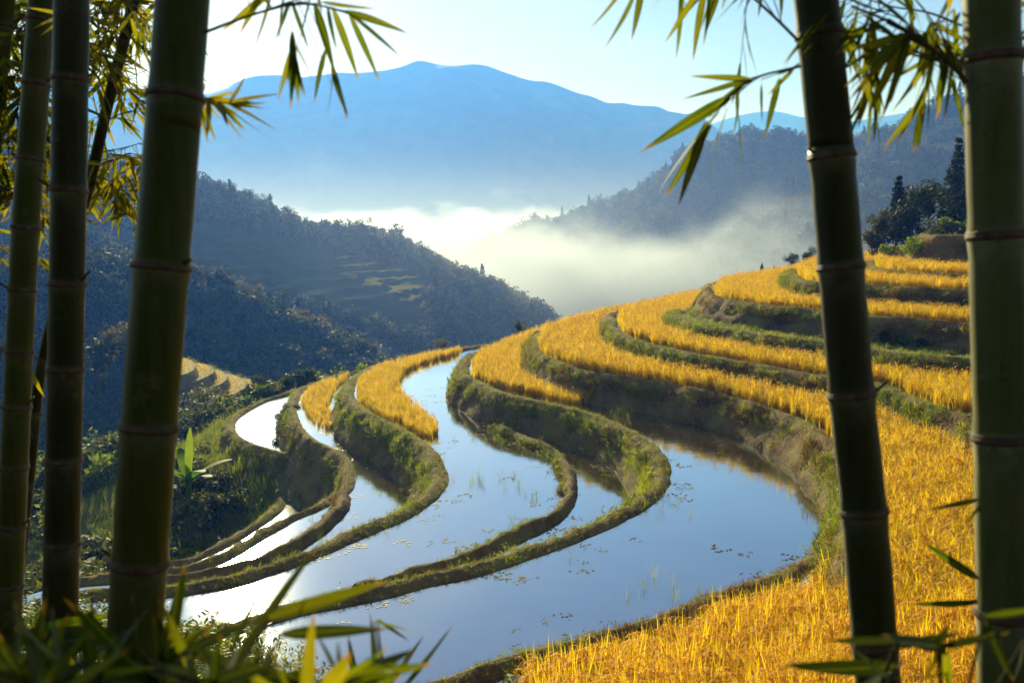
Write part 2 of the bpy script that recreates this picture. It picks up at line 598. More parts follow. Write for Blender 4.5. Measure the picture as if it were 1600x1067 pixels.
def tube(P, R, sides=8):
    P = np.asarray(P, float); n = len(P)
    T = np.gradient(P, axis=0)
    T /= np.linalg.norm(T, axis=1)[:, None] + 1e-9
    ref = np.array([0.3, 0.9, 0.15]) if abs(T[0, 2]) > .6 else np.array([0, 0, 1.0])
    A = np.cross(T, ref); A /= np.linalg.norm(A, axis=1)[:, None] + 1e-9
    B = np.cross(T, A)
    th = np.linspace(0, 2 * math.pi, sides, endpoint=False)
    V = P[:, None, :] + np.asarray(R)[:, None, None] * (A[:, None, :] * np.cos(th)[None, :, None] + B[:, None, :] * np.sin(th)[None, :, None])
    i = np.arange(n * sides).reshape(n, sides)
    j = np.roll(i, -1, axis=1)
    Q = np.stack([i[:-1], j[:-1], j[1:], i[1:]], -1).reshape(-1, 4)
    return V.reshape(-1, 3), Q


def tree_parts(seed, kind, h=6.0, n=900, leaf=.3):
    """trunk mesh arrays and crown mesh arrays of one tree"""
    r = np.random.default_rng(seed)
    tr = Acc()
    bend = r.normal(0, .04 * h, 2)
    zz = np.linspace(-.5, h * (.96 if kind == 'conifer' else .7), 7)
    P = np.stack([bend[0] * (zz / h) ** 2, bend[1] * (zz / h) ** 2, zz], 1)
    tr.add(*tube(P, np.linspace(.026 * h, .006 * h, 7), 7))
    C, Rd = [], []
    if kind == 'conifer':
        lv = 13
        for k in range(lv):
            t = k / (lv - 1)
            z = h * (.16 + .82 * t)
            rr = h * .24 * (1 - t) ** .85 * r.uniform(.75, 1.15) + .02 * h
            nb = max(3, int(8 * (1 - t) + 3))
            a0 = r.uniform(0, 6.28)
            for b in range(nb):
                a = a0 + 6.283 * b / nb + r.normal(0, .2)
                L = rr * r.uniform(.7, 1.1)
                e = np.array([math.cos(a) * L, math.sin(a) * L, z - .28 * L])
                if t < .8:
                    tr.add(*tube([[0, 0, z], e * [.5, .5, 1] + [0, 0, .06 * L], e], [.006 * h, .004 * h, .002 * h], 4))
                for q in (.35, .65, .95):
                    C.append(np.array([0, 0, z]) * (1 - q) + e * q); Rd.append(.05 * h * (1.1 - .5 * t))
    else:
        top = P[-1]
        for k in range(9):
            a = r.uniform(0, 6.283); t = r.uniform(.4, 1)
            s = P[int(t * 6)]
            L = h * r.uniform(.18, .36)
            e = s + np.array([math.cos(a) * L * .9, math.sin(a) * L * .9, L * r.uniform(.35, 1.0)])
            tr.add(*tube([s, (s + e) / 2 + [0, 0, .05 * L], e], [.010 * h, .007 * h, .003 * h], 5))
            C.append(e); Rd.append(h * r.uniform(.10, .19))
            C.append((s + e) / 2 + r.normal(0, .05 * h, 3)); Rd.append(h * r.uniform(.07, .13))
        C.append(top + [0, 0, .12 * h]); Rd.append(.16 * h)
    C, Rd = np.array(C), np.array(Rd)
    V, Q = leaf_cloud(r, C, Rd, n, leaf)
    return tr, (V, Q)


def shrub_arrays(seed, n=500, leaf=.16, flat=.8):
    r = np.random.default_rng(seed)
    C = r.normal(0, .42, (9, 3)); C[:, 2] = np.abs(C[:, 2]) * flat + .2
    Rd = r.uniform(.22, .45, 9)
    return leaf_cloud(r, C, Rd, n, leaf)


# ------------------------------------------------------------------ scattering (only for what nobody could count)
PROTO = {}


def proto_coll(name, meshes):
    c = bpy.data.collections.new(name)
    for k, me in enumerate(meshes):
        c.objects.link(bpy.data.objects.new('%s_%02d' % (name, k), me))
    PROTO[name] = len(meshes)
    return c


_TREE = {}


def scatter_group(coll):
    if coll.name in _TREE:
        return _TREE[coll.name]
    ng = bpy.data.node_groups.new('scatter_' + coll.name, 'GeometryNodeTree')
    ng.interface.new_socket('Geometry', in_out='INPUT', socket_type='NodeSocketGeometry')
    ng.interface.new_socket('Geometry', in_out='OUTPUT', socket_type='NodeSocketGeometry')
    gi, go = ng.nodes.new('NodeGroupInput'), ng.nodes.new('NodeGroupOutput')
    ci = ng.nodes.new('GeometryNodeCollectionInfo')
    ci.inputs[0].default_value = coll
    ci.inputs[1].default_value = True
    ci.inputs[2].default_value = True
    ip = ng.nodes.new('GeometryNodeInstanceOnPoints')

    def attr(n, t):
        a = ng.nodes.new('GeometryNodeInputNamedAttribute')
        a.data_type = t
        a.inputs[0].default_value = n
        return a.outputs[0]
    ng.links.new(gi.outputs[0], ip.inputs['Points'])
    ng.links.new(ci.outputs[0], ip.inputs['Instance'])
    ip.inputs['Pick Instance'].default_value = True
    ng.links.new(attr('pick', 'INT'), ip.inputs['Instance Index'])
    er = ng.nodes.new('FunctionNodeEulerToRotation')
    ng.links.new(attr('rot', 'FLOAT_VECTOR'), er.inputs[0])
    ng.links.new(er.outputs[0], ip.inputs['Rotation'])
    ng.links.new(attr('scl', 'FLOAT_VECTOR'), ip.inputs['Scale'])
    ng.links.new(ip.outputs[0], go.inputs[0])
    _TREE[coll.name] = ng
    return ng


def scatter(name, coll, P, label, cat, scl=(0.8, 1.2), tilt=0.12, rot=None, pick=None, zscl=None):
    P = np.asarray(P, np.float32)
    n = len(P)
    if n == 0:
        return None
    me = bpy.data.meshes.new(name)
    me.vertices.add(n)
    me.vertices.foreach_set('co', P.ravel())
    if rot is None:
        rot = np.stack([rng.normal(0, tilt, n), rng.normal(0, tilt, n), rng.uniform(0, 6.283, n)], 1)
    if isinstance(scl, tuple):
        s = rng.uniform(scl[0], scl[1], n)
    else:
        s = np.asarray(scl)
    s3 = np.stack([s, s, s * (zscl if zscl is not None else rng.uniform(.85, 1.15, n))], 1)
    if pick is None:
        pick = rng.integers(0, PROTO[coll.name], n)
    for nm, t, arr, key in (('rot', 'FLOAT_VECTOR', rot, 'vector'), ('scl', 'FLOAT_VECTOR', s3, 'vector'), ('pick', 'INT', pick, 'value')):
        a = me.attributes.new(nm, t, 'POINT')
        a.data.foreach_set(key, np.asarray(arr, np.int32 if t == 'INT' else np.float32).ravel())
    o = obj(name, me)
    md = o.modifiers.new('scatter', 'NODES')
    md.node_group = scatter_group(coll)
    return tag(o, label, cat, kind='stuff')


C_RICE_N = proto_coll('rice_near_source', [rice_clump(k, True) for k in range(6)])
C_RICE_F = proto_coll('rice_far_source', [rice_clump(20 + k, False) for k in range(6)])
C_TUFT = proto_coll('tuft_source', [tuft(1, M['tuft_green']), tuft(2, M['tuft_green'], 12, (.06, .16)), tuft(3, M['tuft_dry']), tuft(4, M['tuft_dry'], 12, (.05, .15)),
                                    tuft(5, M['tuft_green'], 9, (.2, .42), .01, .04, (.05, .4))])
C_WEED = proto_coll('weed_source', [weed_plant(1, M['weed']), weed_plant(2, M['weed'], 30, .35), weed_plant(3, M['tuft_green'], 16, .6)])


def shrub_mesh(seed, mat, n=500, leaf=.16):
    V, Q = shrub_arrays(seed, n, leaf)
    return mesh_np('shrub', V, Q, mat, smooth=False)


C_SHADE = proto_coll('shade_toned_weed_source', [weed_plant(7, M['shade_toned_leaf'], 26, .5), weed_plant(8, M['shade_toned_leaf'], 34, .4), weed_plant(9, M['weed'], 20, .4)])  # weeds for the near slope, their shade painted in as darker leaves
C_SHRUB = proto_coll('shrub_source', [shrub_mesh(1, M['shrub']), shrub_mesh(2, M['shrub'], 420, .2), shrub_mesh(3, M['tree_leaf'], 500, .18), shrub_mesh(4, M['weed'], 460, .15)])


def whole_tree(seed, kind, mat, h=6.0, n=420, leaf=.5):
    tr, (V, Q) = tree_parts(seed, kind, h, n, leaf)
    tr.add(V, Q, 1)
    return tr.mesh('forest_tree', [M['bark'], mat], smooth=False)


C_FOREST = proto_coll('forest_source', [whole_tree(1, 'broad', M['tree_leaf']), whole_tree(2, 'broad', M['tree_leaf']), whole_tree(3, 'broad', M['tree_gold']),
                                        whole_tree(4, 'conifer', M['conifer'], 7.5, 520, .45), whole_tree(5, 'conifer', M['conifer'], 6.5, 480, .45), whole_tree(6, 'broad', M['shrub'])])

# ------------------------------------------------------------------ the terraces: rims traced, each on its own level
LV = dict(G=-11.3, F=-12.5, D=-10.2, C=-8.85, A=-7.75, B=-6.74, T5=-5.9, T6=-5.2, T7=-4.33, T8=-3.4, T9=-2.95, T10=-1.35)
RIM = {}
RIM['A'] = [(738, 552), (727, 566), (723, 575), (729, 586), (742, 596), (764, 607), (792, 616), (830, 624), (867, 633), (905, 642), (942, 656), (986, 675), (1005, 688), (1022, 703),
            (1031, 722), (1031, 741), (1024, 757), (1005, 776), (982, 791), (958, 804), (930, 817), (892, 832), (855, 846), (808, 862), (750, 882), (662, 900), (597, 917), (531, 930), (466, 943), (400, 962), (300, 985), (150, 1000)]
RIM['B'] = [(842, 519), (837, 532), (836, 543), (843, 551), (858, 560), (886, 571), (924, 581), (980, 590), (1040, 598), (1087, 608), (1134, 618), (1171, 629), (1209, 641), (1237, 652),
            (1265, 665), (1293, 684), (1318, 712), (1335, 745), (1340, 790), (1330, 840)]
RIM['C'] = [(748, 540), (675, 551), (619, 563), (581, 574), (559, 586), (546, 599), (544, 614), (555, 632), (577, 647), (609, 662), (637, 677), (660, 694), (676, 713), (686, 732), (686, 749),
            (676, 766), (659, 781), (635, 796), (603, 811), (566, 826), (534, 840), (500, 854), (447, 873), (409, 886), (362, 900), (325, 907), (250, 917), (120, 925)]
RIM['D'] = [(640, 563), (568, 577), (525, 588), (487, 600), (466, 611), (456, 630), (456, 645), (462, 661), (475, 676), (495, 690), (519, 702), (537, 717), (545, 736), (543, 755), (527, 770), (494, 787), (456, 804), (419, 825),
            (391, 841), (362, 859), (325, 875), (287, 885), (240, 893), (120, 905)]
RIM['G'] = [(500, 598), (456, 611), (437, 617), (409, 625), (381, 640), (363, 655), (361, 670), (370, 683), (391, 693), (411, 699), (440, 706), (480, 712)]
RIM['F'] = [(440, 748), (430, 757), (437, 774), (432, 791), (417, 804), (396, 819), (372, 835), (344, 851), (306, 867), (278, 877), (220, 889), (120, 902)]
RIM['T5'] = [(955, 500), (956, 509), (966, 518), (1000, 534), (1085, 552), (1170, 567), (1293, 590), (1371, 600), (1442, 628), (1524, 655), (1600, 690)]
RIM['T6'] = [(1062, 484), (1056, 491), (1085, 503), (1149, 516), (1212, 526), (1289, 535), (1371, 547), (1450, 556), (1524, 562), (1610, 572)]
RIM['T7'] = [(1108, 451), (1105, 457), (1127, 467), (1212, 479), (1285, 485), (1357, 495), (1440, 500), (1524, 507), (1620, 517)]
RIM['T8'] = [(1240, 420), (1237, 427), (1252, 437), (1282, 442), (1354, 446), (1412, 450), (1519, 455), (1620, 461)]
RIM['T9'] = [(1362, 408), (1358, 414), (1375, 420), (1412, 425), (1519, 431), (1620, 437)]
RIM['T10'] = [(1447, 366), (1441, 367), (1470, 369), (1519, 368.5), (1620, 368)]
BACK = dict(A=[(836, 517), (900, 503)], B=[(900, 503), (955, 491)], C=[(800, 535), (860, 525)], D=[(690, 555), (760, 545)], G=[(520, 590), (600, 580)], F=[(520, 720), (600, 700)],
            T5=[(960, 491), (1050, 468), (1110, 458)], T6=[(1100, 470), (1150, 466)], T7=[(1122, 444), (1190, 432), (1236, 424)], T8=[(1262, 413), (1350, 405)], T9=[(1376, 400), (1440, 392)], T10=[(1450, 364), (1480, 363)])
RIGHT = dict(A=[(-6, 12), (0, 10), (50, 2)], C=[(-16, 14), (0, 8), (50, 1)], D=[(-24, 14), (-10, 4), (50, -1)], F=[(-30, 14), (-20, 2), (50, -3)],
             G=[(0, 46), (0, 50)], B=[(8, 13), (50, 4)], T5=[(19, 20), (30, 14), (50, 10)], T6=[(24, 28), (50, 22)], T7=[(28, 34), (50, 30)],
             T8=[(30, 41), (50, 40)], T9=[(30, 44), (50, 43)], T10=[(34, 50), (50, 50)])
POLY, LINE, BACKL = {}, {}, {}
for k in RIM:
    z = LV[k]
    zc = z + 0.12
    L = np.array([on_z(u, v, zc)[:2] for u, v in RIM[k]])
    if k == 'B':
        L = np.vstack([L, [(6.3, 17.8), (5.7, 15.8)]])
    L = smooth_line(L, 0.3)
    LINE[k] = L
    Bk = np.array([on_z(u, v, z)[:2] for u, v in BACK[k]])
    BACKL[k] = np.vstack([L[:1], Bk])
    far = [Bk[-1] + [6, 4], (50, 100)] if k != 'G' else [Bk[-1]]
    POLY[k] = np.vstack([L, np.array(RIGHT[k], float), np.array(far, float), Bk[::-1]])

# near shore of the big pond and its bund
SHORE_PX = [(1330, 842), (1290, 862), (1225, 892), (1169, 912), (1100, 936), (1012, 968), (947, 988), (881, 1006), (794, 1026), (706, 1058), (640, 1075)]
SHORE = smooth_line(np.array([on_z(u, v, -7.6)[:2] for u, v in SHORE_PX]), 0.3)
SHORE_L = np.vstack([SHORE, smooth_line(np.array([SHORE[-1], on_z(560, 1060, -7.75)[:2], on_z(500, 1020, -7.75)[:2], on_z(440, 990, -7.75)[:2], on_z(330, 975, -7.75)[:2], on_z(180, 965, -7.75)[:2], on_z(-100, 960, -7.75)[:2]]), .5)[1:]])


def outer_dist(P, k):
    """distance outside terrace polygon k (0 inside)"""
    ins = inside(P, POLY[k])
    d = dist_line(P, np.vstack([POLY[k], POLY[k][:1]]))
    return np.where(ins, 0, d)


def near_height(P):
    """ground of the near slope and the knoll the camera stands on"""
    x, y = P[:, 0], P[:, 1]
    s = dist_line(P, SHORE_L)
    # near side = towards the camera
    poly = np.vstack([SHORE_L, [(-60, 10), (-60, -30), (60, -30), (60, 24), (14, 26)]])
    ins = inside(P, poly)
    w = 1 / (1 + np.exp((x + 2.2) / .6))           # 1 on the left
    slope = .28 + (.52 - .28) * w
    z = -8.25 + slope * np.minimum(s, 14)
    r = np.hypot(x, y + 0.2)
    zk = -1.62 - .75 * np.maximum(r - 2.7, 0) - .05 * r
    z = np.where(ins, np.maximum(z, zk), -8.25 - 1.2 * s)
    z = z + .62 * np.maximum(-1.5 - y, 0)  # ground rises behind the camera to keep sky light off the culms
    P3 = np.column_stack([P, np.zeros(len(P))])
    return z + .10 * fbm(P3, .9, 4, 5) * np.clip(s, 0, 1)


# base hillside below everything
gx, gy = np.meshgrid(np.arange(-70, 51, 1.0), np.arange(-6, 112, 1.0))
P2 = np.column_stack([gx.ravel(), gy.ravel()])
z = np.full(len(P2), -60.0)
for k, sl in (('F', .62), ('G', .38), ('D', 1.3), ('C', 1.3), ('A', 1.3), ('B', 1.3), ('T5', 1.3), ('T6', 1.3), ('T7', 1.3), ('T8', 1.3), ('T9', 1.3), ('T10', 1.3)):
    od = outer_dist(P2, k)
    lo = LV[k] - .55 - sl * od
    z = np.maximum(z, lo)
nh = near_height(P2) - .6
z = np.where(P2[:, 1] < 27, np.maximum(z, np.minimum(nh, 0)), z)
z = np.maximum(z, -48)
P3 = np.column_stack([P2, np.zeros(len(P2))])
free = np.clip((-12.8 - z) / 3, 0, 1)
z = z + free * (1.1 * fbm(P3, .09, 4, 3) + .35 * fbm(P3, .45, 3, 9))
HILL_Z = z.reshape(gx.shape)
hill = obj('hillside', mesh_np('hillside', np.column_stack([P2, z]), grid_quads(*gx.shape), M['hill_soil']))
tag(hill, 'grassy hillside falling away to the left of the terraces', 'hillside', kind='structure')


def hill_z(x, y):
    fx = np.clip(np.asarray(x) + 70, 0, 119.99); fy = np.clip(np.asarray(y) + 6, 0, 116.99)
    ix, iy = fx.astype(int), fy.astype(int)
    ax, ay = fx - ix, fy - iy
    Z = HILL_Z
    return (Z[iy, ix] * (1 - ax) + Z[iy, ix + 1] * ax) * (1 - ay) + (Z[iy + 1, ix] * (1 - ax) + Z[iy + 1, ix + 1] * ax) * ay


# near ground
gx, gy = np.meshgrid(np.arange(-16, 20.1, .25), np.arange(-9, 27.1, .25))
P2 = np.column_stack([gx.ravel(), gy.ravel()])
zn = near_height(P2)
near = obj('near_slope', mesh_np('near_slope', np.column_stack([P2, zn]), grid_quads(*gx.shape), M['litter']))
tag(near, 'dark littered slope under the bamboo, running down to the pond', 'slope', kind='structure')

# flat surfaces of the terraces
WATER = {'A', 'C', 'D', 'G', 'F'}
DESC = dict(A='largest terrace pond mirroring blue sky in front of the tall bank', C='middle terrace pond winding past the narrow curved dike', D='narrow terrace pond below the big mossy bank holding the sun glint',
            G='small crescent pond shining white beyond the shrubby bank', F='tiny dark pool at the foot of the mossy bend',
            B='soil of the lowest golden rice terrace above the pond', T5='soil of the rice terrace above the second dike', T6='thin green step below the tall brown bank', T7='soil of the rice terrace on the tall brown bank',
            T8='soil of the rice terrace under the tree grove', T9='soil of the short rounded rice terrace', T10='soil of the topmost small terrace by the trees')
for k in POLY:
    P = POLY[k]
    me = bpy.data.meshes.new('terrace')
    cdt = delaunay_2d_cdt([Vector((float(p[0]), float(p[1]))) for p in P], [], [list(range(len(P)))], 1, 1e-4)
    me.from_pydata([(p[0], p[1], LV[k]) for p in cdt[0]], [], [list(f) for f in cdt[2]])
    me.materials.append(M['water'] if k in WATER else M['mud'])
    me.update()
    o = obj('pond_water' if k in WATER else 'terrace_ground', me)
    tag(o, DESC[k], 'pond' if k in WATER else 'terrace', kind='structure')

# banks: bund crest and the slope below it, as one uneven ribbon along each rim
TUFT_P, TUFT_N, TUFT_K, TUFT_S, WEED_P, FOAM = [], [], [], [], [], []


def ribbon(name, L, zin, zc, zlow, run, label, width=.30, seed=0, dens=55, green=.5, drop_in=.25, close_under=.35, rough=1.0, small=1.0, foam=None):
    L = np.asarray(L, float)
    n = len(L)
    T = np.gradient(L, axis=0)
    T /= np.linalg.norm(T, axis=1)[:, None] + 1e-9
    O = np.stack([T[:, 1], -T[:, 0]], 1)               # outwards, downhill
    zlow = np.broadcast_to(np.asarray(zlow, float), (n,))
    run = np.broadcast_to(np.asarray(run, float), (n,))
    prof = [(-width - .22, None, 'in'), (-width - .06, None, 'in2'), (-width * .6, zc - .05, 'c'), (0, zc + .02, 'c'), (width * .6, zc - .03, 'c')]
    K = 10
    offs, zs, tv = [], [], []
    for o, zz, t in prof:
        if t == 'in': zz = zin - drop_in
        if t == 'in2': zz = zin + .03
        offs.append(np.full(n, o)); zs.append(np.full(n, zz)); tv.append(0)
    for j in range(1, K + 1):
        t = j / K
        offs.append(width * .6 + .12 + run * (t ** 1.25)); zs.append((zc - .1) * (1 - t) + (zlow - close_under * 0) * t - close_under * max(0, t - .87) / .13); tv.append(t)
    offs, zs = np.stack(offs, 1), np.stack(zs, 1)
    V = np.zeros((n, offs.shape[1], 3))
    V[..., :2] = L[:, None, :] + O[:, None, :] * offs[..., None]
    V[..., 2] = zs
    amp = np.array([0, .5, .8, .9, 1.0] + [1.25] * K) * rough
    nz = fbm(V.reshape(-1, 3), 1.3, 4, seed).reshape(n, -1) * amp
    nz2 = fbm(V.reshape(-1, 3) * [1, 1, 1.6], .45, 3, seed + 5).reshape(n, -1) * amp
    nz3 = fbm(V.reshape(-1, 3), 4.2, 3, seed + 9).reshape(n, -1) * amp
    V[..., :2] += O[:, None, :] * (.14 * nz + .2 * nz2 + .10 * nz3)[..., None]
    V[..., 2] += (.07 * nz + .07 * nz3) * np.array([0, .3, .9, 1, 1] + [.6] * K)
    me = mesh_np(name, V.reshape(-1, 3), grid_quads(n, offs.shape[1])[:, ::-1], M['bank'])
    o = obj(name, me)
    tag(o, label, 'bank', kind='structure')
    # tufts over it
    cnt = int(dens * 2.9 * n * .3)
    i = rng.integers(0, n - 1, cnt); j = 1 + (rng.random(cnt) * (offs.shape[1] - 2.2)).astype(int)
    a, b = rng.random(cnt)[:, None], rng.random(cnt)[:, None]
    P = (V[i, j] * (1 - a) + V[i + 1, j] * a) * (1 - b) + (V[i, j + 1] * (1 - a) + V[i + 1, j + 1] * a) * b
    du = V[i + 1, j] - V[i, j]; dv = V[i, j + 1] - V[i, j]
    Nn = np.cross(du, dv); Nn /= np.linalg.norm(Nn, axis=1)[:, None] + 1e-9
    Nn *= np.sign(Nn[:, 2:3] + 1e-6)
    gz = fbm(P, .55, 3, seed + 31) + rng.normal(0, .25, cnt) + (green - .42) * 1.6
    kk = np.where(gz > .0, rng.integers(0, 2, cnt), rng.integers(2, 4, cnt))
    kk = np.where((rng.random(cnt) < .04), 4, kk)
    bare = (fbm(P, .7, 3, seed + 47) + np.where(j >= 9, -.22, 0) + np.where(j <= 4, .35, 0) + rng.normal(0, .1, cnt)) > -.16
    P, Nn, kk, j, cnt = P[bare], Nn[bare], kk[bare], j[bare], int(bare.sum())
    TUFT_P.append(P); TUFT_N.append(Nn); TUFT_K.append(kk)
    TUFT_S.append(rng.uniform(.55, 1.15, cnt) * (1 + .6 * np.clip(fbm(P, .9, 2, seed + 61), -.6, 1)) * np.where(j <= 3, .55, np.where(j == 4, .75, np.where(j < 9, 1.25, .8))) * small)
    m = (rng.random(cnt) < .06) & (fbm(P, .35, 3, seed + 71) + (green - .5) * 1.2 > -.05) & (j > 4)
    WEED_P.append(P[m])
    # wet scum line where the bank meets water
    if foam is not None:
        d = V[..., 2] - foam
        pts = []
        for c_ in range(n):
            pos = None
            for r_ in range(5, V.shape[1] - 1):
                if d[c_, r_] > 0 >= d[c_, r_ + 1]:
                    f = d[c_, r_] / (d[c_, r_] - d[c_, r_ + 1])
                    pos = V[c_, r_] * (1 - f) + V[c_, r_ + 1] * f
                    break
            pts.append(pos)
        FOAM.append((pts, O, foam, seed))
    return V


def lower_level(k, L, run=1.2):
    """height of what lies just outside rim k"""
    T = np.gradient(L, axis=0); T /= np.linalg.norm(T, axis=1)[:, None] + 1e-9
    O = np.stack([T[:, 1], -T[:, 0]], 1)
    Q = L + O * run
    order = ['T10', 'T9', 'T8', 'T7', 'T6', 'T5', 'B', 'A', 'C', 'D', 'G', 'F']
    z = np.full(len(L), np.nan)
    for q in order[order.index(k) + 1:]:
        m = np.isnan(z) & inside(Q, POLY[q])
        z[m] = LV[q]
    hz = hill_z(Q[:, 0], Q[:, 1]) - .1
    z = np.where(np.isnan(z), np.minimum(hz, LV[k] - .5), z)
    # ease the jumps
    for _ in range(6):
        z[1:-1] = np.where(np.abs(z[2:] - z[:-2]) > .3, (z[2:] + z[:-2]) / 2, z[1:-1])
    return z


BANKDESC = dict(A='mossy bank and dike curling around the largest pond', B='steep grassy bank below the lowest rice terrace', C='tall mossy bank around the middle pond', D='dark overgrown bank around the narrow pond',
                G='earth rim of the crescent pond', F='earth rim of the tiny pool', T5='grassy dike under the second rice terrace', T6='low green bank of the thin step', T7='tall brown bank with shrubs under the third rice terrace',
                T8='shaded bank under the fourth rice terrace', T9='dry bank of the short rounded terrace', T10='brown dry bank of the topmost terrace')
GREEN = dict(A=.62, B=.42, C=.66, D=.55, G=.6, F=.55, T5=.5, T6=.8, T7=.3, T8=.4, T9=.25, T10=.25)
BANKV = {}
for i, k in enumerate(RIM):
    L = LINE[k]
    if k == 'F' or k == 'G':
        ext = L
    zl = lower_level(k, L)
    hgt = np.maximum(LV[k] - zl, .3)
    hgt = np.minimum(hgt, 3.0)
    zl = np.maximum(zl, LV[k] - (1.1 if k == 'G' else 3.0))
    hgt = np.minimum(hgt, LV[k] - zl + .01)
    run = .18 + .42 * hgt
    BANKV[k] = ribbon('terrace_bank', L, LV[k], LV[k] + .14, zl, run, BANKDESC[k], .20 if k not in ('A', 'C') else .24, seed=i * 7, dens=60, green=GREEN[k], small=.8 if k in 'DFG' else 1.0, foam={'A': LV['C'], 'B': LV['A'], 'C': LV['D'], 'D': LV['G']}.get(k))
    # far side of the terrace
    Lb = smooth_line(BACKL[k][::-1], .5)
    if k in ('A', 'B', 'C', 'D', 'T5', 'T7', 'G'):
        ribbon('terrace_bank', Lb, LV[k], LV[k] + .14, LV[k] - 2.0, 1.6, 'far edge dike: ' + DESC[k].split(' ')[0] + ' terrace, outlined against the valley (%s)' % ('low', 'upper', 'middle', 'bottom', 'wide', 'tall', 'small')[('A', 'B', 'C', 'D', 'T5', 'T7', 'G').index(k)], .25, seed=i * 7 + 3, dens=30, green=.5)

# dikes that part a pond
DIKE_C = smooth_line(np.array([on_z(u, v, -8.65)[:2] for u, v in [(770, 662), (790, 669), (817, 681), (855, 697), (879, 717), (891, 739), (892, 761), (885, 780), (864, 799), (836, 816), (799, 834), (762, 852), (725, 866), (687, 879), (640, 892), (597, 907), (560, 918)]]), .3)
ribbon('pond_dike', DIKE_C, LV['C'], LV['C'] + .24, LV['C'] - .2, .15, 'narrow curved dike parting the middle pond from the strip under the bank', .17, 91, 45, .5, small=.7)
DIKE_D = smooth_line(np.array([on_z(u, v, -10.0)[:2] for u, v in [(535, 768), (538, 775), (535, 789), (518, 804), (494, 821), (466, 840), (437, 856), (409, 871), (381, 880), (344, 890), (306, 898), (240, 905)]]), .3)
ribbon('pond_dike', DIKE_D, LV['D'], LV['D'] + .26, LV['D'] - .2, .2, 'brown earth dike beside the sun glint', .16, 95, 45, .3, small=.55)
ribbon('pond_dike', SHORE[::-1], LV['A'], LV['A'] + .16, LV['A'] - .9, .55, 'rough dike along the near edge of the largest pond by the rice', .22, 99, 70, .36)

M['scum'] = ground_mat('pond_scum', [(.16, .11, .06), (.30, .25, .18), (.55, .50, .44)], 6.0, .2, 30.0, .5)
acc_V, acc_Q, nv = [], [], 0
for pts, O, zf, seed in FOAM:
    nn = fbm(np.array([p if p is not None else (0, 0, 0) for p in pts]), .8, 3, seed + 3)
    for c_ in range(len(pts) - 1):
        a, b = pts[c_], pts[c_ + 1]
        if a is None or b is None or nn[c_] < .02 or np.linalg.norm(a - b) > .9: continue
        wa, wb = .01 + .05 * max(0, nn[c_]), .01 + .05 * max(0, nn[c_ + 1])
        oa, ob = np.append(O[c_], 0), np.append(O[c_ + 1], 0)
        zz = np.array([0, 0, zf + .008])
        a2, b2 = np.array([a[0], a[1], 0]) + zz, np.array([b[0], b[1], 0]) + zz
        acc_V += [a2 - oa * .05, b2 - ob * .05, b2 + ob * wb, a2 + oa * wa]
        acc_Q.append([nv, nv + 1, nv + 2, nv + 3]); nv += 4
tag(obj('scum_line', mesh_np('scum_line', acc_V, np.array(acc_Q), M['scum'], smooth=False)), 'thin pale line of scum where the banks meet the water', 'scum', kind='stuff')

P = np.vstack(TUFT_P); Nn = np.vstack(TUFT_N); kk = np.concatenate(TUFT_K); ss = np.concatenate(TUFT_S)
rx = np.arctan2(-Nn[:, 1], np.maximum(Nn[:, 2], .25)) * .55 + rng.normal(0, .15, len(P))
ry = np.arctan2(Nn[:, 0], np.maximum(Nn[:, 2], .25)) * .55 + rng.normal(0, .15, len(P))
scatter('bank_grass', C_TUFT, P, 'short green and straw coloured grass covering the terrace banks', 'grass', ss, rot=np.stack([rx, ry, rng.uniform(0, 6.283, len(P))], 1), pick=kk)

WP = np.vstack(WEED_P)
scatter('bank_weeds', C_WEED, WP, 'clumps of leafy weeds hanging on the terrace banks', 'weeds', (.35, .9), .45)


# ------------------------------------------------------------------ rice
def in_px(P, px, z):
    return inside(P, np.array([on_z(u, v, z)[:2] for u, v in px]))


def field(name, k, up, label, dens=20, px=None, margin=.42, up_margin=.9, rect=None, extra=None, coll=None, scl=(.66, .84)):
    z = LV[k]
    x0, x1, y0, y1 = rect
    n = int((x1 - x0) * (y1 - y0) * dens)
    P = np.column_stack([rng.uniform(x0, x1, n), rng.uniform(y0, y1, n)])
    m = inside(P, POLY[k])
    if px: m &= in_px(P, px, z)
    P = P[m]
    m = dist_line(P, np.vstack([BACKL[k][::-1], LINE[k]])) > margin
    if not len(P): return
    for u in up:
        m &= ~inside(P, POLY[u]) & (dist_line(P, LINE[u]) > up_margin)
    if extra is not None: m &= extra(P)
    P = P[m]
    return scatter(name, coll or C_RICE_F, np.column_stack([P, np.full(len(P), z - .03)]), label, 'rice', scl, .10)


RA = [(742, 548), (733, 573), (742, 588), (764, 600), (800, 611), (835, 618), (868, 627), (900, 631), (926, 631), (936, 622), (932, 604), (1000, 585), (850, 515)]
RC = [(745, 541), (700, 559), (656, 571), (632, 584), (622, 600), (626, 616), (645, 634), (666, 650), (684, 667), (685, 677), (676, 684), (656, 686), (600, 655), (560, 630), (545, 612), (540, 595), (600, 560)]
RD = [(566, 579), (545, 590), (522, 612), (512, 636), (522, 651), (552, 683), (531, 677), (494, 664), (480, 650), (473, 634), (468, 616), (490, 602)]
field('rice_patch', 'A', ['B'], 'golden rice patch ending in the largest pond', 36, RA, .42, .8, rect=(-6, 12, 30, 66), scl=(.56, .74))
field('rice_patch', 'C', ['A'], 'golden rice tongue reaching into the middle pond', 36, RC, .45, .8, rect=(-16, 0, 34, 72), scl=(.5, .64))
field('rice_patch', 'D', ['C'], 'small golden rice patch on the lower terrace', 32, RD, .4, .8, rect=(-20, -6, 44, 74), scl=(.42, .56))
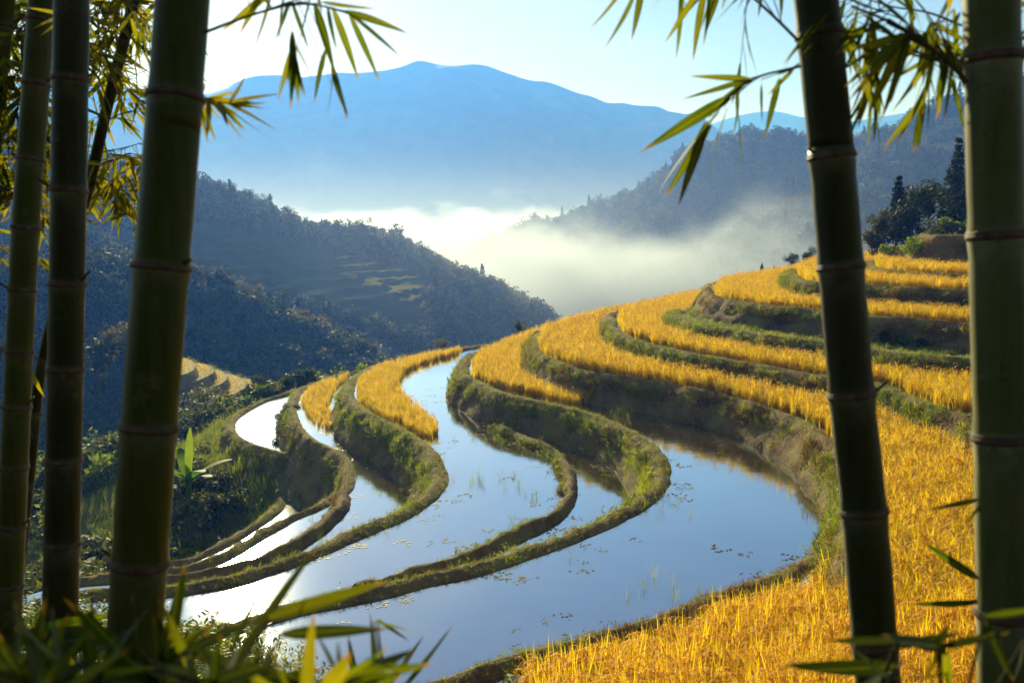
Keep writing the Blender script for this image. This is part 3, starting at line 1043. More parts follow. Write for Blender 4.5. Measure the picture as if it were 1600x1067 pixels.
field('rice_field', 'B', ['T5'], 'ripe rice on the lowest terrace above the pond', 36, None, .28, .75, rect=(0, 26, 14, 68), scl=(.74, .94))
field('rice_field', 'T5', ['T6'], 'ripe rice on the second terrace', 36, None, .42, .7, rect=(4, 30, 18, 74))
field('rice_field', 'T7', ['T8'], 'ripe rice on the third terrace above the tall brown bank', 36, None, .42, .7, rect=(8, 34, 32, 76))
field('rice_field', 'T8', ['T9'], 'ripe rice on the fourth terrace', 36, None, .4, .6, rect=(14, 36, 36, 72))
field('rice_field', 'T9', ['T10'], 'ripe rice on the short rounded terrace', 36, None, .35, .6, rect=(14, 36, 38, 68))
# thin step: low green grass
nP = rng.uniform(0, 1, (16000, 2)) * [26, 40] + [8, 26]
m = inside(nP, POLY['T6']) & ~inside(nP, POLY['T7'])
nP = nP[m]
scatter('step_grass', C_TUFT, np.column_stack([nP, np.full(len(nP), LV['T6'])]), 'low green grass on the thin step under the brown bank', 'grass', (.8, 1.5), .15, pick=rng.integers(0, 2, len(nP)))

# flecks of weed floating along the pond edges
def fleck(seed):
    r = random.Random(seed)
    a = Acc()
    for k in range(7):
        c = np.array([r.gauss(0, .09), r.gauss(0, .09), .004])
        t = r.uniform(0, 6.28); w = r.uniform(.012, .03); l = w * r.uniform(1, 2.6)
        ex, ey = np.array([math.cos(t), math.sin(t), 0]), np.array([-math.sin(t), math.cos(t), 0])
        a.add([c - ex * l, c - ey * w, c + ex * l, c + ey * w], [[0, 1, 2, 3]])
    return a.mesh('pond_fleck', [M['tuft_green'] if seed % 2 else M['tuft_dry']])


C_FLECK = proto_coll('fleck_source', [fleck(k) for k in range(6)])
n = 26000
P = np.column_stack([rng.uniform(-14, 12, n), rng.uniform(14, 52, n)])
lv = np.where(inside(P, POLY['B']), np.nan, np.where(inside(P, POLY['A']), LV['A'], np.where(inside(P, POLY['C']), LV['C'], np.where(inside(P, POLY['D']), LV['D'], np.nan))))
de = np.minimum.reduce([dist_line(P, LINE[k]) for k in 'ABCD'] + [dist_line(P, SHORE), dist_line(P, DIKE_C), dist_line(P, DIKE_D)])
P3 = np.column_stack([P, np.zeros(n)])
pr = np.exp(-de / .6) * .4 * (fbm(P3, .8, 3, 15) > .08) + .01 * (fbm(P3, .45, 3, 16) > .36)
m = ~np.isnan(lv) & (rng.random(n) < pr) & (near_height(P) < -8.3)
scatter('pond_flecks', C_FLECK, np.column_stack([P[m], lv[m] + .004]), 'flecks of floating weed and straw along the pond edges', 'pond weed', (.6, 1.5), .0)

# near field on the slope
n = 21000
P = np.column_stack([rng.uniform(-1, 19, n), rng.uniform(5, 27, n)])
s = dist_line(P, SHORE)
uu = 800 + F * P[:, 0] / P[:, 1]
zn = near_height(P)
edge = 838 + 60 * fbm(np.column_stack([P, np.zeros(n)]), .8, 2, 4)
m = (uu > edge) & (s > 1.25) & (np.hypot(P[:, 0], P[:, 1]) > 6.8) & (zn > -8.2) & (zn > np.where(inside(P, POLY['B']), LV['B'] - .15, -99))
P, zn = P[m], zn[m]
scatter('near_rice', C_RICE_N, np.column_stack([P, zn - .03]), 'tall golden rice with drooping ears on the near slope', 'rice', (.8, 1.15), .12)
# weeds on the near shore and the slope on the left
n = 9000
P = np.column_stack([rng.uniform(-14, 3, n), rng.uniform(4, 24, n)])
zn = near_height(P)
uu = 800 + F * P[:, 0] / P[:, 1]
m = (zn > -8.15) & (uu < 800)
P, zn = P[m], zn[m]
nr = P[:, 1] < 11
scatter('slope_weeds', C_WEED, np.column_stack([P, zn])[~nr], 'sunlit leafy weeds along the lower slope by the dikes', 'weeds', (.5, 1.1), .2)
scatter('shade_toned_weeds', C_SHADE, np.column_stack([P, zn])[nr], 'leafy weeds toned dark for shade on the slope under the left bamboo', 'weeds', (.6, 1.3), .2)
n = 5000
P = np.column_stack([rng.uniform(-14, 12, n), rng.uniform(3, 24, n)])
s = dist_line(P, SHORE); zn = near_height(P)
m = (zn > -8.2) & ((s < 2.0) | (P[:, 0] < 0))
P, zn = P[m], zn[m]
scatter('shore_grass', C_TUFT, np.column_stack([P, zn]), 'rough grass along the near pond shore', 'grass', (.9, 1.7), .15)

# grass and undergrowth on the hillside to the left
n = 60000
P = np.column_stack([rng.uniform(-36, -6, n), rng.uniform(30, 78, n)])
m = ~(inside(P, POLY['F']) | inside(P, POLY['G']) | inside(P, POLY['D']) | inside(P, POLY['C']))
P = P[m]
zz = hill_z(P[:, 0], P[:, 1])
scatter('hillside_grass', C_TUFT, np.column_stack([P, zz]), 'grass on the slope outside the crescent pond', 'grass', (1.3, 2.8), .2, pick=np.where(fbm(np.column_stack([P, zz]), .3, 3, 55) + rng.normal(0, .2, len(P)) > -.12, rng.integers(0, 2, len(P)), rng.integers(2, 5, len(P))))
gn = fbm(np.column_stack([P, np.zeros(len(P))]), .11, 3, 77)
dd = np.minimum(dist_line(P, LINE['G']), dist_line(P, LINE['F']))
m = (rng.random(len(P)) < np.clip(.10 + gn * .5, 0, .32)) & (dd > 2.2) & ((dd > 5.0) | (P[:, 1] < 47))
scatter('undergrowth', C_SHRUB, np.column_stack([P[m], zz[m] - .1]), 'dark dense undergrowth in the gully left of the ponds', 'undergrowth', (.6, 1.7), .2)

# the grove goes on unseen behind the camera, added to block sky light
gx, gy = np.meshgrid(np.arange(-60, 61, 2.0), np.arange(-60, -5, 2.0))
P2 = np.column_stack([gx.ravel(), gy.ravel()])
zz = -1.9 + .62 * (-1.5 - P2[:, 1]) + .8 * fbm(np.column_stack([P2, np.zeros(len(P2))]), .15, 3, 2) - .30 * np.maximum(np.abs(P2[:, 0]) - 8, 0)
tag(obj('upper_slope', mesh_np('upper_slope', np.column_stack([P2, zz]), grid_quads(*gx.shape), M['litter'])), 'unseen wooded slope behind the camera, added to block sky light', 'slope', kind='structure')
i = rng.choice(len(P2), 420, replace=False)
scatter('upper_grove', C_FOREST, np.column_stack([P2[i] + rng.uniform(-1, 1, (420, 2)), zz[i] - .3])[P2[i][:, 1] < -6.5], 'unseen leafy grove behind the camera, added to block sky light', 'grove', (.9, 1.5), .06)

# ------------------------------------------------------------------ hills, valley, mountain
def ridge_pts(px, step=6):
    return smooth_line(np.array([on_y(u, v, d) for u, v, d in px]), step)


def ridge_height(P, R, slope, back=None):
    """height field of a ridge: falls off on both sides of the ridge line R (n,3)"""
    out = np.full(len(P), -1e9)
    for r in R:
        d = np.hypot(P[:, 0] - r[0], P[:, 1] - r[1])
        out = np.maximum(out, r[2] - slope * np.sqrt(d * d + 9) + slope * 3)
    return out


FLOOR = -112.0
vf = obj('valley_floor', mesh_np('valley_floor', [(-3200, 60, FLOOR), (3200, 60, FLOOR), (3200, 4200, FLOOR), (-3200, 4200, FLOOR)], [[0, 1, 2, 3]], M['forest_floor']))
tag(vf, 'misty wooded valley floor', 'valley', kind='structure')


def hill(name, label, px, slope, x0, x1, y0, y1, st, amp, nsc, mat, seed, warp=0.0):
    gx, gy = np.meshgrid(np.arange(x0, x1, st), np.arange(y0, y1, st))
    P2 = np.column_stack([gx.ravel(), gy.ravel()])
    R = ridge_pts(px, max(6, st))
    P3 = np.column_stack([P2, np.zeros(len(P2))])
    z = ridge_height(P2, R, slope)
    z = z + amp * fbm(P3, nsc, 5, seed) * np.clip((R[:, 2].max() - z) / (amp * 3) + .12, 0.12, 1)
    if warp:
        rg = 1 - np.abs(fbm(P3, nsc * .8, 4, seed + 40)) * 2
        z = z + warp * (rg - .6) * np.clip((R[:, 2].max() - z) / (amp * 3), 0, 1)
    z = np.maximum(z, FLOOR - 1)
    return gx, gy, P2, z


# left hill, 250 m off
LH = [(-420, 60, 225), (-150, 170, 232), (60, 232, 240), (200, 258, 246), (300, 285, 250), (420, 330, 260), (570, 386, 275), (700, 446, 300), (770, 488, 315), (830, 528, 330), (930, 580, 350)]
gx, gy, P2, z = hill('h', '', LH, .50, -215, 70, 118, 400, 1.5, 7, .02, None, 21, 5)
# a terraced patch high on its face: the slope is cut into steps there
U = 800 + F * P2[:, 0] / P2[:, 1]
V_ = YH - F * z / P2[:, 1]
tm = np.clip(1 - np.abs((U - 455) / 222) ** 4, 0, 1) * np.clip(1 - np.abs((V_ - 445 - (U - 500) * .22) / 58) ** 4, 0, 1)
step = 1.7
zq = np.floor(z / step) * step + step * np.clip((z / step - np.floor(z / step) - .72) / .28, 0, 1)
tm_b = np.clip(tm * 4, 0, 1)
LHM = tm_b > .35
z = z * (1 - tm_b) + zq * tm_b
LH_P, LH_Z = P2, z


def step_mat():
    m, nt, out = new_mat('distant_terraces')
    geo = N(nt, 'ShaderNodeNewGeometry')
    sp = N(nt, 'ShaderNodeSeparateXYZ')
    nt.links.new(geo.outputs['True Normal'], sp.inputs[0])
    flat = ramp(nt, sp.outputs[2], [(.86, 0.0), (.97, 1.0)])
    base = ramp(nt, noise_node(nt, .12, 5.0), [(.3, (.022, .032, .012)), (.7, (.055, .065, .022))])
    at2 = N(nt, 'ShaderNodeAttribute')
    at2.attribute_name = 'ripe'
    gold = mix_col(nt, at2.outputs['Fac'], ramp(nt, noise_node(nt, .05, 4.0), [(.35, (.045, .055, .018)), (.65, (.085, .085, .03))]), (.95, .60, .05))
    at = N(nt, 'ShaderNodeAttribute')
    at.attribute_name = 'field'
    f = N(nt, 'ShaderNodeMath', operation='MULTIPLY')
    nt.links.new(flat, f.inputs[0]); nt.links.new(at.outputs['Fac'], f.inputs[1])
    c = mix_col(nt, f.outputs[0], base, gold)
    d = N(nt, 'ShaderNodeBsdfDiffuse')
    nt.links.new(c, d.inputs[0])
    nt.links.new(d.outputs[0], out.inputs[0])
    return m


me = mesh_np('wooded_hill', np.column_stack([P2, z]), grid_quads(*gx.shape), step_mat())
at = me.attributes.new('field', 'FLOAT', 'POINT')
at.data.foreach_set('value', tm_b.astype(np.float32))
ripe = np.clip(1 - np.abs((V_ - 436 - (U - 620) * .42) / 26) ** 3, 0, 1) * np.clip((U - 520) / 40, 0, 1)
at = me.attributes.new('ripe', 'FLOAT', 'POINT')
at.data.foreach_set('value', ripe.astype(np.float32))
tag(obj('wooded_hill', me), 'wooded hill with faint rice terraces on its shaded face', 'hill', kind='structure')

# lower spur in front of it, 160 m off
SPUR = [(-300, 400, 130), (0, 430, 140), (140, 445, 148), (290, 462, 155), (400, 505, 165), (500, 548, 176), (620, 600, 190), (760, 670, 205)]
gx, gy, P2, zs = hill('s', '', SPUR, .55, -150, 20, 88, 262, 1.5, 4, .035, None, 31, 3)
tag(obj('wooded_spur', mesh_np('wooded_spur', np.column_stack([P2, zs]), grid_quads(*gx.shape), M['forest_floor'])), 'dark wooded spur with sunlit tree tops below the terraced hill', 'hill', kind='structure')
SP_P, SP_Z = P2, zs

# right hill, 450 m off
RH = [(2050, -40, 380), (1800, 40, 410), (1600, 124, 430), (1480, 152, 440), (1350, 187, 450), (1240, 215, 460), (1150, 257, 470), (1000, 304, 500), (900, 347, 520), (830, 374, 540), (690, 440, 570)]
gx, gy, P2, zr = hill('r', '', RH, .52, -60, 420, 190, 640, 3.0, 16, .012, None, 51, 16)
tag(obj('wooded_slope', mesh_np('wooded_slope', np.column_stack([P2, zr]), grid_quads(*gx.shape), M['forest_floor'])), 'large wooded slope rising to the right behind the rice terraces', 'hill', kind='structure')
RH_P, RH_Z = P2, zr

# far mountain, 1.6 km off
FM = [(-700, 190, 1700), (-300, 175, 1650), (0, 150, 1620), (150, 140, 1600), (280, 128, 1600), (340, 126, 1600), (420, 113, 1600), (470, 116, 1600), (510, 108, 1600), (560, 108, 1600), (640, 98, 1600), (672, 96, 1600), (712, 98, 1600), (760, 107, 1600), (800, 118, 1600),
      (850, 128, 1600), (900, 137, 1600), (950, 142, 1600), (1000, 146, 1610), (1050, 147, 1620), (1090, 149, 1630), (1150, 166, 1650), (1220, 190, 1680), (1300, 225, 1700), (1450, 280, 1750), (1700, 330, 1800)]
gx, gy, P2, z = hill('m', '', FM, .50, -1750, 1300, 1080, 2150, 9.0, 55, .0030, None, 61, 95)
P3 = np.column_stack([P2, np.zeros(len(P2))])
z = z + 5 * fbm(P3, .02, 3, 8)
z = z + 14 * fbm(P3, .010, 4, 18) * (z > FLOOR + 60) + 34 * (np.abs(fbm(P3, .0055, 4, 28)) - .25) * np.clip((230 - z) / 90, .12, 1)
tag(obj('far_mountain', mesh_np('far_mountain', np.column_stack([P2, z]), grid_quads(*gx.shape), M['far_rock'])), 'long blue mountain across the valley', 'mountain', kind='structure')
FM2 = [(1000, 240, 2500), (1120, 190, 2500), (1200, 172, 2500), (1250, 180, 2500), (1330, 188, 2500), (1500, 170, 2500), (1800, 190, 2500)]
gx, gy, P2, z = hill('m2', '', FM2, .5, 100, 2000, 2150, 3000, 20.0, 50, .0030, None, 71, 30)
tag(obj('farther_mountain', mesh_np('farther_mountain', np.column_stack([P2, z]), grid_quads(*gx.shape), M['far_rock'])), 'pale farther mountain seen between the blue mountain and the wooded slope', 'mountain', kind='structure')


# ------------------------------------------------------------------ forest on the hills (nobody could count it)
SPR = ridge_pts(SPUR, 1.2)


def forest(name, P, z, label, n, keep, scl):
    i = rng.choice(len(P), min(n, len(P)), replace=False)
    q = P[i] + rng.uniform(-.8, .8, (len(i), 2)); zz = z[i]
    m = keep(q, zz, i)
    q, zz = q[m], zz[m]
    P3 = np.column_stack([q, zz])
    gz = fbm(P3, .03, 3, 90) + rng.normal(0, .3, len(q))
    pick = np.where(gz > .35, 2, np.where(gz < -.55, rng.integers(3, 5, len(q)), np.where(rng.random(len(q)) < .3, 5, rng.integers(0, 2, len(q)))))
    return scatter(name, C_FOREST, np.column_stack([q, zz - .3]), label, 'forest', scl, .06, pick=pick)


UU = lambda q: 800 + F * q[:, 0] / q[:, 1]
forest('hill_forest', LH_P, LH_Z, 'hazy woods covering the terraced hill', 30000, lambda q, z, i: (~LHM[i]) & (z > FLOOR + 2) & (UU(q) > -60) & (UU(q) < 980) & (z > -75), (.55, 1.15))
forest('spur_forest', SP_P, SP_Z, 'dark woods with sunlit crowns on the lower spur', 12000, lambda q, z, i: (z > -62) & (UU(q) > -60) & (UU(q) < 900), (.45, 1.0))
forest('slope_forest', RH_P, RH_Z, 'woods covering the large slope at the right', 23000, lambda q, z, i: (z > FLOOR + 2) & (UU(q) > 600) & (UU(q) < 1680), (.7, 1.4))


q = SPR[(UU(SPR) > 90) & (UU(SPR) < 660)]
q = np.vstack([q + np.column_stack([rng.normal(0, 2.5, len(q)), rng.normal(0, 2.5, len(q)), np.full(len(q), -.9)]) for k in range(3)])
scatter('crest_grove', C_FOREST, q, 'tree tops with pale leaves standing in for sunlight along the crest of the lower spur', 'grove', (.55, 1.05), .06, pick=np.full(len(q), 2))  # all of the pale leaf kind, so the colour imitates sunlit crowns

# ------------------------------------------------------------------ single trees
def make_tree(kind, seed, mat, h, n, leaf):
    tr, (V, Q) = tree_parts(seed, kind, h, n, leaf)
    return tr.mesh('trunk', [M['bark']]), mesh_np('crown', V, Q, mat, smooth=False), h


TREES = dict(conifer=[make_tree('conifer', 101, M['conifer'], 6, 2600, .22), make_tree('conifer', 102, M['conifer'], 6, 2300, .24)],
             broad=[make_tree('broad', 111, M['tree_leaf'], 6, 2200, .24), make_tree('broad', 112, M['tree_leaf'], 6, 2000, .26), make_tree('broad', 113, M['shrub'], 6, 2000, .24)],
             gold=[make_tree('broad', 121, M['tree_gold'], 6, 2200, .25)])


def tree(name, kind, var, loc, h, label, group=None, wide=1.0):
    tm_, cm, h0 = TREES[kind][var % len(TREES[kind])]
    r = empty(name, loc)
    s = h / h0
    r.scale = (s * wide, s * wide, s)
    r.rotation_euler.z = random.uniform(0, 6.28)
    obj('trunk', tm_, r)
    obj('crown', cm, r)
    return tag(r, label, 'tree', group)


# grove behind the top terraces
for nm, kd, vr, u, vb, vt, d, lab, wd in [
    ('conifer_tree', 'conifer', 0, 1490, 372, 216, 62, 'tallest dark conifer at the edge of the grove beside the pale bamboo', .8),
    ('conifer_tree', 'conifer', 1, 1400, 388, 276, 60, 'slim open conifer standing in front of the grove', .9),
    ('broadleaf_tree', 'broad', 0, 1450, 380, 272, 61, 'rounded dark tree between the two conifers', 1.0),
    ('broadleaf_tree', 'broad', 1, 1425, 392, 300, 58, 'bushy tree left of the topmost terrace', 1.05),
    ('broadleaf_tree', 'broad', 2, 1510, 378, 262, 64, 'broad tree half hidden behind the pale bamboo', 1.1),
    ('broadleaf_tree', 'gold', 0, 1378, 398, 322, 59, 'yellow green drooping tree at the left end of the grove', 1.0),
    ('broadleaf_tree', 'broad', 1, 1370, 412, 345, 60, 'low dark tree under the yellow green one', 1.2),
    ('broadleaf_tree', 'broad', 0, 1236, 428, 392, 84, 'round tree behind the rice skyline, nearest the leaning bamboo', 1.0),
    ('broadleaf_tree', 'broad', 1, 1268, 432, 384, 86, 'taller tree just behind the leaning bamboo', 1.0),
    ('conifer_tree', 'conifer', 1, 1190, 434, 412, 82, 'tiny dark conifer on the rice skyline', 1.2),
    ('conifer_tree', 'conifer', 0, 1209, 434, 416, 83, 'tiny conifer right of its twin on the rice skyline', 1.3),
    ('broadleaf_tree', 'broad', 1, 812, 525, 500, 72, 'small bushy tree at the far end of the rice skyline', 1.0),
    ('broadleaf_tree', 'broad', 2, 824, 523, 505, 73, 'smaller sapling next to the bushy skyline tree', 1.0),
    ('broadleaf_tree', 'gold', 0, 690, 556, 528, 80, 'pale tree poking up behind the far dike', 1.2),
    ('broadleaf_tree', 'broad', 0, 408, 632, 578, 72, 'lone upright tree in front of the small far terraces', .9),
    ('broadleaf_tree', 'broad', 2, 320, 672, 598, 66, 'dense dark rounded tree in the gully by the thick bamboo', 1.5),
    ('broadleaf_tree', 'broad', 1, 285, 668, 612, 68, 'dark tree half behind the thick bamboo', 1.4),
    ('broadleaf_tree', 'gold', 0, 200, 590, 500, 88, 'pale silvery tree between the two thick bamboos', 1.2),
    ('broadleaf_tree', 'broad', 0, 150, 610, 520, 84, 'dark tree between the two dark bamboos', 1.3),
]:
    b = on_y(u, vb, d); t = on_y(u, vt, d)
    tree(nm, kd, vr, b, t[2] - b[2], lab, None, wd)

# trees one can tell apart on the skyline of the left hill
R = ridge_pts(LH, 1.0)
Rm = [p for p in R if 290 < 800 + F * p[0] / p[1] < 860]
idx = np.linspace(0, len(Rm) - 1, 46).astype(int)
for q, i in enumerate(idx):
    p = Rm[i]
    kd = 'conifer' if random.random() < .2 else 'broad'
    tree('ridge_tree', kd, q, (p[0] + random.uniform(-.8, .8), p[1] + random.uniform(-2, 2), p[2] - .8), random.uniform(3.2, 6.0), 'hazy tree standing on the skyline of the terraced hill', 'trees along the skyline of the terraced hill', random.uniform(.8, 1.1))
p = on_y(568, 372, 270)
tree('ridge_tree', 'broad', 1, (p[0], p[1], p[2] - 1.5), 7.0, 'tallest open crowned tree standing clear on the hill skyline against the mist', None, .9)

# shrubs that can be told apart
SH = [shrub_mesh(41 + k, mt, 900, .13) for k, mt in enumerate((M['shrub'], M['weed'], M['tree_leaf'], M['tree_gold']))]


def shrub(u, v, d, size, k, label, group=None):
    p = on_y(u, v, d)
    r = empty('shrub', (p[0], p[1], p[2] - .15 * size))
    r.scale = (size, size, size * .85)
    r.rotation_euler.z = random.uniform(0, 6.28)
    obj('foliage', SH[k % 4], r)
    acc = Acc()
    for a in range(4):
        an = a * 1.6 + random.random()
        acc.add(*tube([[0, 0, -.3], [math.cos(an) * .15, math.sin(an) * .15, .25], [math.cos(an) * .4, math.sin(an) * .4, .6]], [.03, .022, .01], 5))
    obj('stems', acc.mesh('stems', [M['bark']]), r)
    return tag(r, label, 'shrub', group)


for u, v, d, sz, k in [(1372, 528, 39.4, .75, 2), (1395, 534, 39, .7, 0), (1420, 540, 38.6, .8, 1), (1448, 545, 38.2, .75, 0), (1478, 548, 37.8, .85, 1), (1505, 552, 37.5, .8, 0), (1490, 520, 38.6, .5, 1), (1440, 518, 39.2, .5, 0)]:
    shrub(u, v, d, sz, k, {1372: 'dark shrub on the tall brown bank touching the leaning bamboo', 1395: 'green shrub on the tall brown bank next to the dark one', 1420: 'lighter shrub in the middle of the tall brown bank', 1448: 'low green shrub right of the lighter one on the brown bank', 1478: 'largest leafy shrub of the brown bank', 1505: 'shrub on the brown bank touching the pale bamboo', 1490: 'small shrub high on the brown bank near the pale bamboo', 1440: 'small shrub high on the brown bank, midway between the bamboos'}[u], 'shrubs on the tall brown bank')
shrub(1432, 392, 51, 1.1, 1, 'light green shrub at the corner of the topmost terrace')
shrub(1480, 368, 54, 1.3, 0, 'shrub behind the topmost terrace under the tallest conifer')
shrub(1510, 362, 54, 1.3, 1, 'sunlit shrub behind the topmost terrace touching the pale bamboo')
shrub(1395, 402, 55, 1.2, 1, 'bright low shrub behind the short rounded terrace')
for u, v, d, sz, k in [(442, 655, 50.6, .7, 1), (452, 672, 49.0, .8, 0), (470, 690, 47.2, .85, 1), (456, 640, 51.4, .7, 3), (492, 698, 46.5, .7, 0), (448, 690, 48, .8, 2), (505, 715, 45.0, .8, 2), (480, 712, 45.7, .8, 0), (525, 735, 43.2, .7, 0)]:
    shrub(u, v, d, sz, k, {442: 'light green shrub overhanging the middle of the crescent pond', 452: 'green shrub right of the light one on the crescent pond bank', 470: 'light weedy shrub in the middle of the overgrown bank below the rice patch', 456: 'pale shrub at the upper end of the crescent pond bank',
          492: 'small green shrub on the crest of the overgrown bank', 448: 'dark shrub at the near tip of the crescent pond', 505: 'dark shrub low on the overgrown bank near its bend', 480: 'green shrub low on the overgrown bank, left of the dark one', 525: 'small green shrub at the bend of the overgrown bank'}[u], 'shrubs beside the crescent pond')
for u, v, d, sz, k in [(300, 690, 58, 1.6, 2), (340, 720, 52, 1.3, 0), (300, 770, 46, 1.5, 2), (340, 790, 44, 1.2, 0), (370, 770, 46, 1.1, 2), (390, 740, 48, 1.0, 1), (280, 820, 41, 1.4, 0), (400, 790, 45, .8, 1), (320, 750, 48, 1.4, 2), (355, 765, 46, 1.2, 2), (330, 815, 43, 1.2, 2), (275, 750, 49, 1.5, 0), (380, 800, 44, .9, 0)]:
    shrub(u, v, d * .966, sz, k, 'shrub in the shaded gully left of the tiny pool', 'gully shrubs')

# ------------------------------------------------------------------ the small terraced spur beyond the gully
SPL = [(-15.4, [(255, 560), (262, 556), (297, 562), (305, 573), (293, 583), (262, 590), (255, 594)]), (-16.3, [(255, 565), (300, 566), (330, 572), (332, 583), (300, 597), (262, 604), (255, 610)]),
       (-17.2, [(255, 572), (325, 575), (352, 583), (352, 595), (322, 609), (280, 618), (255, 630)]), (-18.1, [(255, 580), (345, 582), (380, 592), (383, 605), (350, 622), (300, 636), (255, 650)]),
       (-19.0, [(255, 590), (375, 590), (410, 600), (420, 612), (395, 630), (340, 650), (255, 670)]), (-19.9, [(255, 600), (420, 600), (458, 612), (462, 625), (440, 645), (380, 670), (255, 700)])]
m_far = ground_mat('far_paddy', [(.17, .14, .018), (.32, .21, .02), (.20, .20, .025)], .5, .4, 4.0)
for j, (zz, px) in enumerate(SPL):
    fac = 108.0 * 232 / 1556 / 15.4     # keep the spur about 105 m off
    sc_ = 1.0
    L = smooth_line(np.array([on_z(u, v, zz)[:2] for u, v in px]), .8)
    me = bpy.data.meshes.new('spur_terrace')
    nL = len(L)
    T = np.gradient(L, axis=0); T /= np.linalg.norm(T, axis=1)[:, None] + 1e-9
    O = np.stack([-T[:, 1], T[:, 0]], 1)
    top = np.column_stack([L, np.full(nL, zz)])
    low = np.column_stack([L + O * .5, np.full(nL, zz - 1.3)])
    low2 = np.column_stack([L + O * 6, np.full(nL, zz - 6)])
    me.from_pydata([tuple(p) for p in np.vstack([top, low, low2])], [], [list(range(nL))] + [[k, k + 1, nL + k + 1, nL + k] for k in range(nL - 1)] + ([[nL + k, nL + k + 1, 2 * nL + k + 1, 2 * nL + k] for k in range(nL - 1)] if j == 5 else []))
    me.materials.append(m_far); me.materials.append(M['bank'])
    for pi, pl in enumerate(me.polygons):
        pl.material_index = 0 if pi == 0 else 1
    tag(obj('spur_terrace', me), ['topmost step', 'second step', 'third step', 'fourth step', 'fifth step', 'lowest step'][j] + ' of the small golden terraces beyond the gully', 'terrace', kind='structure')

SP_R = []
for j, (zz, px) in enumerate(SPL):
    L = np.array([on_z(u, v, zz)[:2] for u, v in px])
    lo, hi = L.min(0), L.max(0)
    q = rng.uniform(lo, hi, (int((hi - lo).prod() * 9), 2))
    m = inside(q, L) & (dist_line(q, np.vstack([L, L[:1]])) > .35)
    if j: pass
    if j + 0 < len(SPL):
        for jj in range(j):
            Lu = np.array([on_z(u, v, SPL[jj][0])[:2] for u, v in SPL[jj][1]])
            m &= ~inside(q, Lu)
    SP_R.append(np.column_stack([q[m], np.full(m.sum(), zz)]))
SP_R = np.vstack(SP_R)
scatter('spur_rice', C_RICE_F, SP_R, 'yellow green rice on the small terraces beyond the gully', 'rice', (.28, .42), .12)
rim = np.vstack([np.column_stack([smooth_line(np.array([on_z(u, v, zz)[:2] for u, v in px]), .25), np.full(len(smooth_line(np.array([on_z(u, v, zz)[:2] for u, v in px]), .25)), zz)]) for zz, px in SPL])
rim = np.vstack([rim + rng.normal(0, .18, rim.shape) for k in range(3)])
scatter('spur_grass', C_TUFT, rim, 'green grass edging the small terraces beyond the gully', 'grass', (.6, 1.1), .2, pick=rng.integers(0, 2, len(rim)))

# ------------------------------------------------------------------ banana plant in the gully
def banana():
    base = Vector(on_y(296, 790, 43.0))
    r = empty('banana_plant', base)
    r.scale = (1.3, 1.3, 1.3)
    acc = Acc()
    acc.add(*tube([[0, 0, -.5], [0, 0, .5], [.03, 0, 1.1]], [.12, .10, .07], 8))
    obj('stem', acc.mesh('stem', [M['banana']]), r)
    wp = lambda t: max(.02, math.sin(math.pi * min(1, t * .93 + .05)) ** .6)
    for k, (az, ln, cl, L, w) in enumerate([(1.0, .05, .1, 1.9, .42), (.2, .75, .8, 1.7, .5), (3.1, .8, .9, 1.8, .5), (-.9, .7, 1.0, 1.7, .5), (4.2, .7, .8, 1.7, .45), (2.1, .5, .9, 1.6, .45), (5.6, .95, .7, 1.5, .45)]):
        a = Acc()
        blade(a, (0, 0, .8), az, L, ln, cl, w, 7, 0, wp)
        o = obj('leaf', a.mesh('banana_leaf', [M['banana']]), r)
        if k == 0: o['label'] = 'upright glowing yellow green new leaf'
    tag(r, 'banana plant with one bright upright leaf in the dark gully', 'banana plant')


banana()

# stubble standing in the ponds
n = 1500
P = np.column_stack([rng.uniform(-12, 6, n), rng.uniform(16, 45, n)])
cl = fbm(np.column_stack([P, np.zeros(n)]), .5, 3, 12) > .30
zz = np.where(inside(P, POLY['A']), LV['A'], np.where(inside(P, POLY['C']), LV['C'], LV['D']))
m = cl & inside(P, POLY['D']) & (near_height(P) < -8.45)
scatter('pond_stubble', C_TUFT, np.column_stack([P[m], zz[m]]), 'thin reeds and stubble standing in the ponds', 'reeds', (.7, 1.3), .1, pick=np.full(m.sum(), 4))

# ------------------------------------------------------------------ bamboo
def leaf_mesh(seed, mat, n=9, wid=.115):
    r = random.Random(seed)
    V, Q = [], []
    bow = r.uniform(-.10, -.02); tw = r.uniform(-.35, .35); sw = r.uniform(-.05, .05)
    for k in range(n + 1):
        t = k / n
        w = wid * .5 * max(0.012, math.sin(math.pi * (t * .97 + .03) ** .72) ** .75 * (1 - .25 * t))
        z = bow * t * t
        y = sw * t * t
        a = tw * t
        for s, h in ((-1, .18), (0, 0), (1, .18)):
            V.append((t, y + s * w * math.cos(a) - h * w * math.sin(a), z + s * w * math.sin(a) + h * w))
    for k in range(n):
        for c in (0, 1):
            a = 3 * k + c
            Q.append([a, a + 1, a + 4, a + 3])
    return mesh_np('leaf', V, np.array(Q), mat)


LEAF_G = [leaf_mesh(k, M['bamboo_leaf']) for k in range(8)]
LEAF_S = [leaf_mesh(40 + k, M['shade_toned_leaf']) for k in range(6)] + LEAF_G[:2]
LEAF_Y = [leaf_mesh(20 + k, M['bamboo_leaf_gold']) for k in range(6)]


